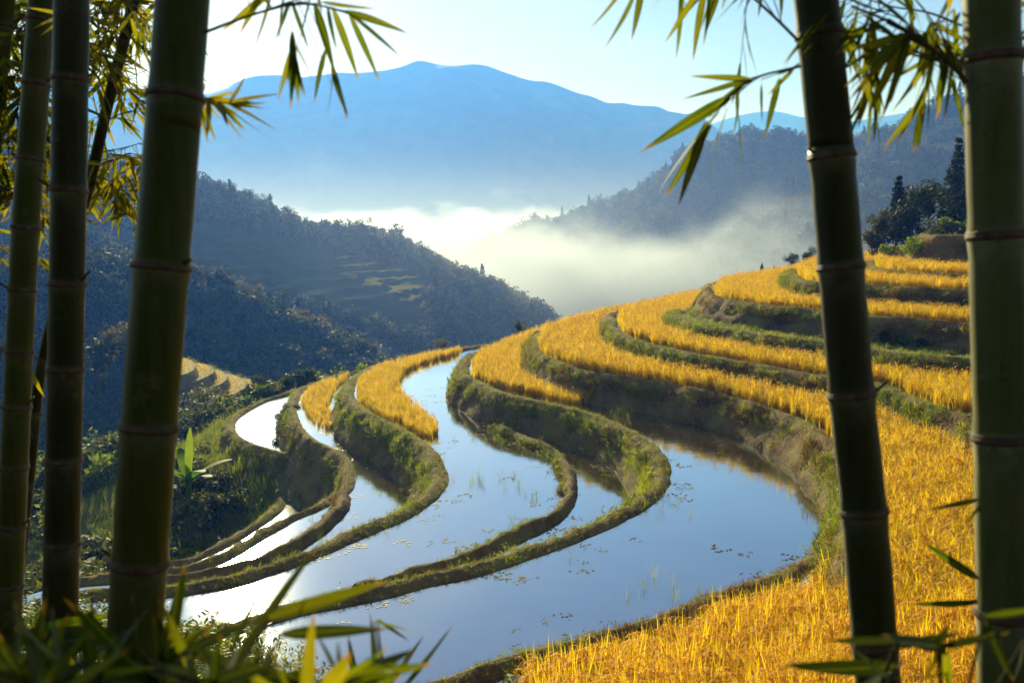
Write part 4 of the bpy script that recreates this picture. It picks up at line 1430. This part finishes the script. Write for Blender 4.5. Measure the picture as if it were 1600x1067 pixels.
def place_leaf(parent, pw, base, tip, meshes=LEAF_G, wide=1.0, roll=None, name='leaf', face=.9):
    """leaf object from base to tip (world); pw = world position of the parent, which is unrotated"""
    base, tip = Vector(base), Vector(tip)
    x = tip - base
    L = x.length
    x.normalize()
    up = Vector((random.uniform(-1, 1) * face, random.uniform(-1, .5 - .9 * (1 - face)), random.uniform(-.2, 1) * face))
    if roll is not None: up = Vector(roll)
    y = up.cross(x).normalized()
    zax = x.cross(y)
    Mx = Matrix(((x.x * L, y.x * L * wide, zax.x * L, 0), (x.y * L, y.y * L * wide, zax.y * L, 0), (x.z * L, y.z * L * wide, zax.z * L, 0), (0, 0, 0, 1)))
    Mx.translation = base - Vector(pw)
    o = bpy.data.objects.new(name, random.choice(meshes))
    link(o, parent)
    o.matrix_local = Mx
    return o


def bamboo(label, pts, dist, diam, nodes, mat, top_extra=3.0, ring=1.0):
    """culm through photo points at distance `dist`; nodes = photo rows of the rings that show"""
    P = [np.array(on_y(u, v, d)) for (u, v), d in zip(pts, dist)]
    # extend to the ground and above the frame
    d0 = P[0] - P[1]; d0 /= np.linalg.norm(d0)
    gz = near_height(np.array([[P[0][0], P[0][1]]]))[0] - .12
    if P[0][2] > gz:
        b = P[0] + d0 * ((gz - P[0][2]) / d0[2]) if d0[2] < -.2 else P[0] * [1, 1, 0] + [0, 0, gz]
        P = [b] + P
    d1 = P[-1] - P[-2]; d1 /= np.linalg.norm(d1)
    P.append(P[-1] + d1 * top_extra)
    C = smooth_line(np.array(P), .02)
    base = Vector(C[0]) + Vector((0, 0, .12))
    root = empty('bamboo', base)
    tag(root, label, 'bamboo')
    # ring positions: rows given, carried on at the same spacing
    vv = np.array([YH_row(c) for c in C])
    ids = []
    for r in nodes:
        k = int(np.argmin(np.abs(vv - r)))
        ids.append(k)
    ids.sort()
    if len(ids) > 1:
        g_ = max(6, int(np.mean(np.diff(ids))))
        k = ids[0] - g_
        while k > 8:
            ids.insert(0, k); k -= g_
        k = ids[-1] + g_
        while k < len(C) - 3:
            ids.append(k); k += g_
    h = np.arange(len(C)) / len(C)
    Rr = .5 * diam * (1.04 - .16 * h)
    for k in ids:
        a = np.abs(np.arange(len(C)) - k) * .02
        Rr = Rr * (1 + .05 * np.exp(-(a / .02) ** 2) - .018 * np.exp(-((a - .05) / .03) ** 2))
    V, Q = tube(C - np.array(base), Rr, 28)
    cme = mesh_np('culm', V, Q, mat)
    blm = np.zeros(len(C))
    for k in ids:
        a = (k - np.arange(len(C))) * .02
        blm = np.maximum(blm, np.where((a >= -.01), np.exp(-np.maximum(a, 0) / .035), 0))
    at_ = cme.attributes.new('bloom', 'FLOAT', 'POINT')
    at_.data.foreach_set('value', np.repeat(blm, 28).astype(np.float32))
    obj('culm', cme, root)
    for k in ids:
        k0 = min(max(k, 1), len(C) - 2)
        ax = C[k0 + 1] - C[k0 - 1]; ax = ax / np.linalg.norm(ax)
        c = C[k0] - np.array(base)
        hh = np.array([-.0055, -.004, -.002, 0, .0025, .004, .007, .009]) * ring
        rr = np.array([.99, 1.025, 1.055, 1.062, 1.04, 1.02, 1.03, .99])
        V, Q = tube(c + ax[None] * hh[:, None], rr * Rr[k0], 28)
        obj('node_ring', mesh_np('node_ring', V, Q, M['node']), root)
    for n_, k in enumerate(ids):
        if random.random() < .45 and 2 < k < len(C) - 4:
            a = random.choice((-1, 1)) * random.uniform(1.0, 1.9)
            o_ = C[k] - np.array(base) + np.array([math.sin(a) * Rr[k] * .9, -math.cos(a) * Rr[k] * .9, .008])
            e_ = np.array([math.sin(a), -math.cos(a), random.uniform(.5, 1.1)]) * random.uniform(.016, .035)
            V, Q = tube([o_, o_ + e_ * .5, o_ + e_, o_ + e_ * 1.02], [diam * .045, diam * .04, diam * .034, .0005], 7)
            obj('branch_stub', mesh_np('branch_stub', V, Q, M['twig']), root)
    return root, C, Rr, base


def YH_row(c):
    y, z = c[1], c[2]
    # rotate into the camera
    yc = y * CP - z * SP
    zc = y * SP + z * CP
    return 533.5 - F * zc / max(yc, .05)


def branch(root, base_w, px, d, leaves, thick=.0035, meshes=LEAF_G, wide=1.0, dj=.06):
    """twig through photo points at distance d with leaves given as (u0,v0,u1,v1); children of the bamboo"""
    P = np.array([on_y(u, v, d + k * .0) for k, (u, v) in enumerate(px)])
    C = smooth_line(P, .015)
    o0 = C[0].copy()
    acc = Acc()
    acc.add(*tube(C - o0, np.linspace(thick, thick * .45, len(C)), 6))
    for (u0, v0, u1, v1) in leaves:
        q = np.array(on_y(u0, v0, d))
        k = int(np.argmin(np.linalg.norm(C - q, axis=1)))
        k2 = max(0, k - 4)
        acc.add(*tube(np.array([C[k2], (C[k] + q) / 2 + [0, 0, .002], q]) - o0, [thick * .4, thick * .35, thick * .22], 4))
    b = obj('branch', acc.mesh('branch', [M['twig']]), root)
    b.location = Vector(o0) - base_w
    for (u0, v0, u1, v1) in leaves:
        q = on_y(u0, v0, d + random.uniform(-.01, .01)); t = on_y(u1, v1, d + random.uniform(-dj, dj))
        place_leaf(b, o0, q, t, meshes, wide * random.uniform(.95, 1.2), face=.45)
    return b


def spray(root, base_w, px, d, n, length, meshes=LEAF_G, droop=.7, spread=.9, thick=.003, dj=.10, twigs=0, wide=1.0):
    """twig with n leaves along it, hanging to both sides"""
    P = np.array([on_y(u, v, d + dj * .5 * k) for k, (u, v) in enumerate(px)])
    C = smooth_line(P, .015)
    o0 = C[0].copy()
    acc = Acc()
    acc.add(*tube(C - o0, np.linspace(thick, thick * .4, len(C)), 5))
    starts = []
    for k in range(n):
        i = int(len(C) * random.uniform(.15, 1.0)) - 1
        starts.append(C[max(0, i)] if not twigs else None)
    tw = []
    for k in range(twigs):
        i = int(len(C) * random.uniform(.1, .98)); i = min(i, len(C) - 1)
        dv = np.array([random.gauss(0, 1), random.gauss(0, .8), random.gauss(-.2, .6)]); dv = dv / np.linalg.norm(dv) * length * random.uniform(.6, 1.6)
        e = C[i] + dv + [0, 0, -.1 * length]
        acc.add(*tube(np.array([C[i], (C[i] + e) / 2 + [0, 0, .05 * length], e]) - o0, [thick * .5, thick * .4, thick * .25], 4))
        tw.append((C[i], e))
    b = obj('branch', acc.mesh('branch', [M['twig']]), root)
    b.location = Vector(o0) - base_w
    main = C[-1] - C[0]; main = main / (np.linalg.norm(main) + 1e-9)
    for k in range(n):
        if twigs:
            a, e = random.choice(tw); q = a + (e - a) * random.uniform(.45, 1.0)
            md = (e - a) / np.linalg.norm(e - a)
        else:
            q = starts[k]; md = main
        dv = md * random.uniform(.3, 1.1) + np.array([random.gauss(0, spread * .6), random.gauss(0, spread * .5), random.gauss(-droop, .35)])
        dv = dv / np.linalg.norm(dv) * length * random.uniform(.65, 1.2)
        place_leaf(b, o0, q, q + dv, meshes, wide)
    return b


B1 = bamboo('thickest dark green bamboo leaning right, its rings edged brown, left of the ponds', [(205, 1067), (233, 665), (252, 420), (274, 150), (285, 0)], [1.95, 1.97, 2.0, 2.05, 2.08], .110, [150, 420, 665, 885], M['culm_a'])
B2 = bamboo('nearly black upright bamboo standing left of the thickest one', [(95, 920), (102, 580), (107, 300), (112, 0)], [2.75, 2.78, 2.8, 2.82], .098, [130, 295, 440, 582, 718, 847], M['culm_b'])
B3 = bamboo('olive bamboo leaning right at the left edge behind the black one', [(16, 880), (26, 640), (40, 355), (66, 0)], [3.5, 3.52, 3.55, 3.6], .096, [130, 250, 355, 450, 548, 640, 732], M['culm_a'])
B4 = bamboo('thin bamboo bending behind the black one, with yellow leaf sprays', [(44, 760), (62, 590), (100, 430), (140, 285), (168, 165), (210, 0)], [4.6, 4.6, 4.6, 4.6, 4.6, 4.6], .052, [650, 560, 400, 290, 180], M['culm_b'])
B5 = bamboo('bamboo cut by the left picture edge, only its upper part in view', [(-30, 500), (-12, 220), (8, 0)], [4.0, 4.0, 4.0], .075, [40, 180], M['culm_a'])
B6 = bamboo('dark leaning bamboo crossing the golden rice, tilted to the left', [(1372, 1067), (1350, 800), (1330, 610), (1300, 250), (1275, 0)], [2.12, 2.14, 2.16, 2.2, 2.22], .098, [60, 250, 425, 612, 800, 1005], M['culm_b'])
B7 = bamboo('pale upright bamboo with one sunlit edge at the right picture edge', [(1572, 1067), (1566, 680), (1558, 375), (1549, 0)], [1.93, 1.95, 1.97, 2.0], .108, [88, 375, 678, 960], M['culm_c'], ring=1.3)

# sprays traced leaf by leaf
branch(B1[0], B1[3], [(318, 52), (370, 32), (420, 16), (470, 6), (520, 14), (548, 24)], 2.02, [(452, 2, 431, 66), (456, 4, 483, 80), (470, 2, 452, -30), (492, 8, 529, 118), (520, 14, 566, 127), (512, 12, 524, 80), (546, 24, 596, 129), (546, 22, 628, 87), (538, 18, 640, 47), (505, 4, 588, 16), (480, 4, 510, -20), (425, 14, 400, -20), (398, 22, 380, -10)], .0035)
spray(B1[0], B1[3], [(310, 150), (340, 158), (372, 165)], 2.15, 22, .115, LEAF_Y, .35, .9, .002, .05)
branch(B6[0], B6[3], [(1247, 64), (1215, 32), (1180, 0), (1130, -40), (1060, -70)], 2.2, [(985, -35, 930, 50), (992, -10, 952, 78), (1004, -25, 990, 62), (1092, -15, 1040, 66), (1102, -20, 1079, 96), (1110, -30, 1106, 72), (1050, -30, 1020, 20), (1172, -10, 1158, 48), (1190, -20, 1187, 25), (1222, -25, 1220, 32), (1140, -30, 1128, 18)], .0035)
branch(B6[0], B6[3], [(1252, 104), (1215, 112), (1180, 122), (1150, 140), (1118, 172)], 2.18, [(1172, 124, 1077, 119), (1166, 126, 1067, 158), (1164, 130, 1092, 185), (1140, 152, 1003, 236), (1124, 176, 1014, 297), (1110, 196, 1037, 310), (1104, 192, 1060, 322), (1136, 172, 1100, 292), (1152, 164, 1161, 274), (1154, 150, 1150, 215), (1218, 124, 1194, 218), (1190, 134, 1190, 192), (1240, 108, 1200, 150)], .0032)
branch(B7[0], B7[3], [(1510, 130), (1494, 110), (1460, 80), (1420, 50), (1380, 30), (1330, 10)], 1.98, [(1420, 55, 1318, 80), (1412, 60, 1318, 130), (1408, 70, 1322, 150), (1420, 50, 1352, 180), (1400, 60, 1345, 20), (1424, 40, 1384, 190), (1404, 100, 1396, 160), (1470, 60, 1410, 165), (1462, 50, 1450, 145), (1468, 65, 1500, 100), (1420, 40, 1350, -20), (1390, 30, 1342, 42), (1430, 30, 1400, -30), (1500, 20, 1482, 60), (1490, 15, 1500, 120), (1380, 42, 1326, 58), (1412, 110, 1398, 118)], .005)
spray(B7[0], B7[3], [(1592, 60), (1620, 30), (1660, 20)], 1.98, 10, .14, LEAF_G, .5, .8)
spray(B7[0], B7[3], [(1500, -30), (1450, -40), (1380, -30), (1310, -50)], 2.1, 26, .15, LEAF_G, .8, .7, .003, .1, 5)
spray(B1[0], B1[3], [(440, 8), (500, -10), (560, -15)], 2.1, 20, .13, LEAF_G, .8, .8, .002, .06, 5)
spray(B6[0], B6[3], [(1270, -30), (1180, -45), (1060, -55), (960, -60)], 2.3, 22, .13, LEAF_G, 1.0, .6, .003, .08, 6)
spray(B7[0], B7[3], [(1502, 40), (1450, 20), (1390, 10), (1330, -10)], 2.2, 36, .13, LEAF_G, .8, .8, .003, .08, 8)
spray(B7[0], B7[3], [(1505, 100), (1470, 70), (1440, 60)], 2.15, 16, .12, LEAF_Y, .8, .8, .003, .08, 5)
spray(B7[0], B7[3], [(1508, 125), (1470, 95), (1420, 85), (1360, 80)], 2.05, 30, .12, LEAF_G, .9, .7, .003, .08, 8)
spray(B6[0], B6[3], [(1300, -20), (1350, 10), (1400, 20)], 2.3, 20, .12, LEAF_G, .9, .7, .003, .08, 6)
# yellow sprays of the thin bamboo and leafy backdrop at the top left
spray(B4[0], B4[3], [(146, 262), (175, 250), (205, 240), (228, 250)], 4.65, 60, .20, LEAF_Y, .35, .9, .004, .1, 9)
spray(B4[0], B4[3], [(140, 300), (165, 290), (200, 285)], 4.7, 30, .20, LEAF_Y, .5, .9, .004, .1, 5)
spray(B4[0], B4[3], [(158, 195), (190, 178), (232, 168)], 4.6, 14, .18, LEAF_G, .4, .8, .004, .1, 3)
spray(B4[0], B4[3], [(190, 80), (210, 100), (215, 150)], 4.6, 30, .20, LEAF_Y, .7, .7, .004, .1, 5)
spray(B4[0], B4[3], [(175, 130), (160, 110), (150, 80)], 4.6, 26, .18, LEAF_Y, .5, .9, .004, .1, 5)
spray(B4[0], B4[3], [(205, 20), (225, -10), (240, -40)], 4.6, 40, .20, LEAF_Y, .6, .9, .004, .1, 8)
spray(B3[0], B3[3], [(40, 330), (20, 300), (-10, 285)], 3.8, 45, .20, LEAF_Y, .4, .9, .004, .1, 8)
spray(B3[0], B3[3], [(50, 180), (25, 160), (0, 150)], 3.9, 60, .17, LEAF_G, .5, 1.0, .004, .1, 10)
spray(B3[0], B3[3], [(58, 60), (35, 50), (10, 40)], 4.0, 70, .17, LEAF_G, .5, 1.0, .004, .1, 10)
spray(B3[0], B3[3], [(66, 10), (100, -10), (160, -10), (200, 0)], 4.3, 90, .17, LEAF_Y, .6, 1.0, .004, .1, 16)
spray(B3[0], B3[3], [(30, 520), (8, 540), (-20, 560)], 3.8, 24, .18, LEAF_Y, .4, .9, .004, .1, 5)
spray(B5[0], B5[3], [(0, 90), (12, 140), (22, 240)], 4.2, 50, .18, LEAF_G, .5, 1.0, .004, .1, 8)
spray(B5[0], B5[3], [(-10, 380), (12, 390), (30, 400)], 4.2, 20, .18, LEAF_Y, .4, .9, .004, .1, 4)
spray(B2[0], B2[3], [(135, 30), (165, 20), (200, 25)], 3.0, 18, .13, LEAF_Y, .6, .9, .003, .1, 4)

for (rt, px, d, nn, ms) in [(B3, [(62, 120), (30, 110), (0, 100)], 3.9, 90, LEAF_G), (B3, [(55, 230), (25, 215), (-5, 210)], 3.9, 80, LEAF_G), (B3, [(66, 30), (90, 60), (70, 110)], 4.1, 60, LEAF_Y),
                            (B4, [(200, 40), (170, 60), (150, 100)], 4.7, 60, LEAF_G), (B4, [(205, 10), (230, 40), (235, 90)], 4.7, 50, LEAF_Y), (B4, [(150, 240), (190, 232), (228, 222)], 4.7, 60, LEAF_Y),
                            (B3, [(45, 300), (20, 270), (-5, 260)], 3.9, 60, LEAF_Y), (B4, [(195, 30), (150, 20), (140, 60)], 4.8, 60, LEAF_Y), (B5, [(0, 60), (30, 40), (60, 60)], 4.2, 70, LEAF_G)]:
    spray(rt[0], rt[3], px, d, nn, .15, ms, .6, 1.0, .0035, .1, 12, 1.1)
for (rt, px, d, nn, ms) in [(B3, [(60, 80), (30, 70), (5, 20)], 4.2, 80, LEAF_G), (B3, [(48, 260), (30, 240), (10, 250)], 4.2, 60, LEAF_Y), (B4, [(160, 190), (190, 130), (230, 110)], 4.9, 70, LEAF_Y),
                            (B4, [(205, 10), (170, -10), (130, 20)], 4.9, 70, LEAF_G), (B5, [(5, 30), (40, 10), (80, 0)], 4.4, 70, LEAF_G), (B4, [(145, 275), (185, 285), (225, 275)], 4.7, 50, LEAF_Y)]:
    spray(rt[0], rt[3], px, d, nn, .14, ms, .6, 1.0, .0035, .1, 12, 1.2)

# ------------------------------------------------------------------ plants close to the camera
def seedling(label, px0, d, leaves, mesh=LEAF_S, wide=1.0, stem=True, dj=.10):
    base = Vector(on_y(px0[0], px0[1], d))
    gz = float(near_height(np.array([[base.x, base.y]]))[0])
    root = empty('bamboo_seedling', (base.x, base.y, gz))
    tag(root, label, 'seedling')
    rw = Vector((base.x, base.y, gz))
    acc = Acc()
    top = np.array([0, 0, base.z - gz])
    for (u0, v0, u1, v1) in leaves:
        q = np.array(on_y(u0, v0, d)) - np.array(rw)
        acc.add(*tube(np.array([top * .8, (top * .9 + q) / 2 + [0, 0, .01], q]), [.003, .0022, .0012], 5))
    acc.add(*tube(np.array([[0, 0, -.05], [random.uniform(-.02, .02), 0, (base.z - gz) * .5], [0, 0, base.z - gz]]), [.007, .006, .004], 6))
    obj('stem', acc.mesh('stem', [M['twig']]), root)
    for (u0, v0, u1, v1) in leaves:
        place_leaf(root, rw, on_y(u0, v0, d + random.uniform(-.02, .02)), on_y(u1, v1, d + random.uniform(-dj, dj)), mesh, wide * random.uniform(.95, 1.15), face=.45)
    return root


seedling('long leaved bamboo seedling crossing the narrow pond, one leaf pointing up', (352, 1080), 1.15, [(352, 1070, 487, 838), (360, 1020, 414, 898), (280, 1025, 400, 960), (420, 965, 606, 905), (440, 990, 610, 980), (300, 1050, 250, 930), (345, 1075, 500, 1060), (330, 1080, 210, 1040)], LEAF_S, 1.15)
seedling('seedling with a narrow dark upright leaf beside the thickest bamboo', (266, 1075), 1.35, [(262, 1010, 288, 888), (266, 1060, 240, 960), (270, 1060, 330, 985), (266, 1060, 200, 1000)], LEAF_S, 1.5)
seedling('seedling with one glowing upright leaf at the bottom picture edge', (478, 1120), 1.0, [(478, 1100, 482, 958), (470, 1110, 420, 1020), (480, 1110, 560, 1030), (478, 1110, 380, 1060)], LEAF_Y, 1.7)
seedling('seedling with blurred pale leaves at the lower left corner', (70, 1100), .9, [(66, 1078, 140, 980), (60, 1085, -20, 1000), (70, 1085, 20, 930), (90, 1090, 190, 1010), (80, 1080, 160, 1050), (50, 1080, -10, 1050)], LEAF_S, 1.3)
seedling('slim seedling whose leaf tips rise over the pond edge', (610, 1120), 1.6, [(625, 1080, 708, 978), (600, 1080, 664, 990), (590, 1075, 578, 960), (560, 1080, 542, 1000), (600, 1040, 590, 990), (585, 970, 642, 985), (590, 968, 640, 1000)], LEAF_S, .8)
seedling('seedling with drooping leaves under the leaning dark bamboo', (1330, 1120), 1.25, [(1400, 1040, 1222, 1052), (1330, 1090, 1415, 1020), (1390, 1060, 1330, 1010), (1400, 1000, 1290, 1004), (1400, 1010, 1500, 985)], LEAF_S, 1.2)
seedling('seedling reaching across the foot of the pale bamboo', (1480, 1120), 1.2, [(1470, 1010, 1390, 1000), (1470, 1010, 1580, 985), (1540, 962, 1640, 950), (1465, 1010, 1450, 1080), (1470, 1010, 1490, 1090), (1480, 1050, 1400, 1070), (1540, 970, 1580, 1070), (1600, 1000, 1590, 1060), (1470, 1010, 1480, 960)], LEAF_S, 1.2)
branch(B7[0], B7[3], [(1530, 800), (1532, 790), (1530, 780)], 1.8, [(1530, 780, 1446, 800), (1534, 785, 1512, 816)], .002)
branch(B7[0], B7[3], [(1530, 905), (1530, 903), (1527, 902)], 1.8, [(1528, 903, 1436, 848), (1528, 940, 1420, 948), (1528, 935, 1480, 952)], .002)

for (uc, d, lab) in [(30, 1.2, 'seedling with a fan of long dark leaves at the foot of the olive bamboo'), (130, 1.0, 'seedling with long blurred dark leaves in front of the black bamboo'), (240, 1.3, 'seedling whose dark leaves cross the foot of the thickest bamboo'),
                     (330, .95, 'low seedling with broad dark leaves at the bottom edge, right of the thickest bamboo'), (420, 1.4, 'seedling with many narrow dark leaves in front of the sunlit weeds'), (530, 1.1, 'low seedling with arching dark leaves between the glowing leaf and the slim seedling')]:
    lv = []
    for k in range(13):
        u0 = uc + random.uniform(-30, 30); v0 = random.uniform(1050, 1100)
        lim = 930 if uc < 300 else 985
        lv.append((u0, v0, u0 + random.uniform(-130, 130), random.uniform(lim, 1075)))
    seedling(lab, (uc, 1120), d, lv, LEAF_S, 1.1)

# low leafy plants on the knoll at the left foot of the picture
PL_S = [leaf_mesh(60 + k, m_, 6, .42) for k, m_ in enumerate((M['shade_toned_leaf'], M['bamboo_leaf'], M['shade_toned_leaf']))]  # mostly the dark leaf copy, so the shade lies in the colour
STEM = {}
for q in range(60):
    u = random.uniform(-30, 330); d = random.uniform(1.7, 3.4)
    v = 1130 - (d - 1.7) * 70
    b = Vector(on_y(u, v, d))
    gz = float(near_height(np.array([[b.x, b.y]]))[0])
    hgt = random.uniform(.4, .95) * (1 - max(0, u - 150) / 500)
    r = empty('leafy_plant', (b.x, b.y, gz))
    acc = Acc()
    tips = []
    for k in range(4):
        a = random.uniform(0, 6.283); ln = random.uniform(0, .4)
        e = np.array([math.cos(a) * math.sin(ln), math.sin(a) * math.sin(ln), math.cos(ln)]) * hgt * random.uniform(.7, 1.1)
        acc.add(*tube(np.array([[0, 0, -.04], e * .5 + [0, 0, .03], e]), [.005, .004, .002], 5))
        tips.append(e)
    obj('stem', acc.mesh('stem', [M['twig']]), r)
    for k in range(18):
        e = random.choice(tips) * random.uniform(.4, 1.0)
        a = random.uniform(0, 6.283)
        L = random.uniform(.09, .22)
        t = e + np.array([math.cos(a) * L, math.sin(a) * L, random.uniform(-.5, .35) * L])
        place_leaf(r, (0, 0, 0), e, t, PL_S if q % 3 else LEAF_S, 1.0)
    lab, grp = (('dark leafy plant at the foot of the olive bamboo', 'plants under the olive bamboo') if u < 60 else ('dark leafy plant at the foot of the black bamboo', 'plants under the black bamboo') if u < 150 else
                ('dark leafy plant at the foot of the thickest bamboo', 'plants under the thickest bamboo') if u < 250 else ('dark leafy plant just right of the thickest bamboo', 'plants beside the thickest bamboo'))
    tag(r, lab, 'plant', grp)

# ------------------------------------------------------------------ air: valley mist and haze
def box(name, lo, hi):
    V = [(x, y, z) for x in (lo[0], hi[0]) for y in (lo[1], hi[1]) for z in (lo[2], hi[2])]
    Q = [[0, 1, 3, 2], [4, 6, 7, 5], [0, 4, 5, 1], [2, 3, 7, 6], [0, 2, 6, 4], [1, 5, 7, 3]]
    return obj(name, mesh_np(name, V, np.array(Q), smooth=False))


def haze():
    m, nt, out = new_mat('haze_air')
    v = N(nt, 'ShaderNodeVolumePrincipled')
    v.inputs['Color'].default_value = (*HAZE_COL, 1)
    v.inputs['Absorption Color'].default_value = (1, 1, 1, 1)
    v.inputs['Density'].default_value = HAZE_D
    v.inputs['Anisotropy'].default_value = 0.38
    nt.links.new(v.outputs[0], out.inputs['Volume'])
    o = box('haze', (-3400, -80, FLOOR - 1.2), (3400, 3100, 282))
    o.data.materials.append(m)
    tag(o, 'thin blue haze filling the valley air', 'haze', kind='stuff')


def mist():
    m, nt, out = new_mat('valley_mist')
    geo = N(nt, 'ShaderNodeNewGeometry')
    sp = N(nt, 'ShaderNodeSeparateXYZ')
    nt.links.new(geo.outputs['Position'], sp.inputs[0])
    mp = N(nt, 'ShaderNodeMapping')
    mp.inputs['Scale'].default_value = (1, .6, 1.7)
    nt.links.new(geo.outputs['Position'], mp.inputs[0])
    nz = noise_node(nt, .016, 5.0, mp.outputs[0], .55)
    # top surface height = -16 + 40*(noise-.5); density falls off above it
    a = N(nt, 'ShaderNodeMath', operation='MULTIPLY_ADD', i_1=84.0, i_2=-54.0)
    nt.links.new(nz, a.inputs[0])
    s = N(nt, 'ShaderNodeMath', operation='SUBTRACT')
    nt.links.new(a.outputs[0], s.inputs[0]); nt.links.new(sp.outputs[2], s.inputs[1])
    mr = N(nt, 'ShaderNodeMapRange', interpolation_type='SMOOTHSTEP')
    mr.inputs[1].default_value = -9.0; mr.inputs[2].default_value = 24.0; mr.inputs[3].default_value = 0.0; mr.inputs[4].default_value = MIST_D
    nt.links.new(s.outputs[0], mr.inputs[0])
    # thins out towards its near end
    e = N(nt, 'ShaderNodeMapRange', interpolation_type='SMOOTHSTEP')
    e.inputs[1].default_value = 235.0; e.inputs[2].default_value = 330.0; e.inputs[3].default_value = 0.0; e.inputs[4].default_value = 1.0
    nt.links.new(sp.outputs[1], e.inputs[0])
    mu0 = N(nt, 'ShaderNodeMath', operation='MULTIPLY')
    nt.links.new(mr.outputs[0], mu0.inputs[0]); nt.links.new(e.outputs[0], mu0.inputs[1])
    # a thin veil above it, farther up the valley
    vz = N(nt, 'ShaderNodeMapRange', interpolation_type='SMOOTHSTEP')
    vz.inputs[1].default_value = 48.0; vz.inputs[2].default_value = -30.0; vz.inputs[3].default_value = 0.0; vz.inputs[4].default_value = .0008
    nt.links.new(sp.outputs[2], vz.inputs[0])
    vy = N(nt, 'ShaderNodeMapRange', interpolation_type='SMOOTHSTEP')
    vy.inputs[1].default_value = 105.0; vy.inputs[2].default_value = 260.0
    nt.links.new(sp.outputs[1], vy.inputs[0])
    vm = N(nt, 'ShaderNodeMath', operation='MULTIPLY')
    nt.links.new(vz.outputs[0], vm.inputs[0]); nt.links.new(vy.outputs[0], vm.inputs[1])
    mu = N(nt, 'ShaderNodeMath', operation='ADD')
    nt.links.new(mu0.outputs[0], mu.inputs[0]); nt.links.new(vm.outputs[0], mu.inputs[1])
    v = N(nt, 'ShaderNodeVolumePrincipled')
    v.inputs['Color'].default_value = (.64, .76, 1, 1)
    v.inputs['Anisotropy'].default_value = 0.5
    nt.links.new(mu.outputs[0], v.inputs['Density'])
    nt.links.new(v.outputs[0], out.inputs['Volume'])
    o = box('valley_mist', (-320, 104, -100), (360, 1000, 56))
    o.data.materials.append(m)
    tag(o, 'bank of white mist lying in the valley', 'mist', kind='stuff')


haze()
mist()
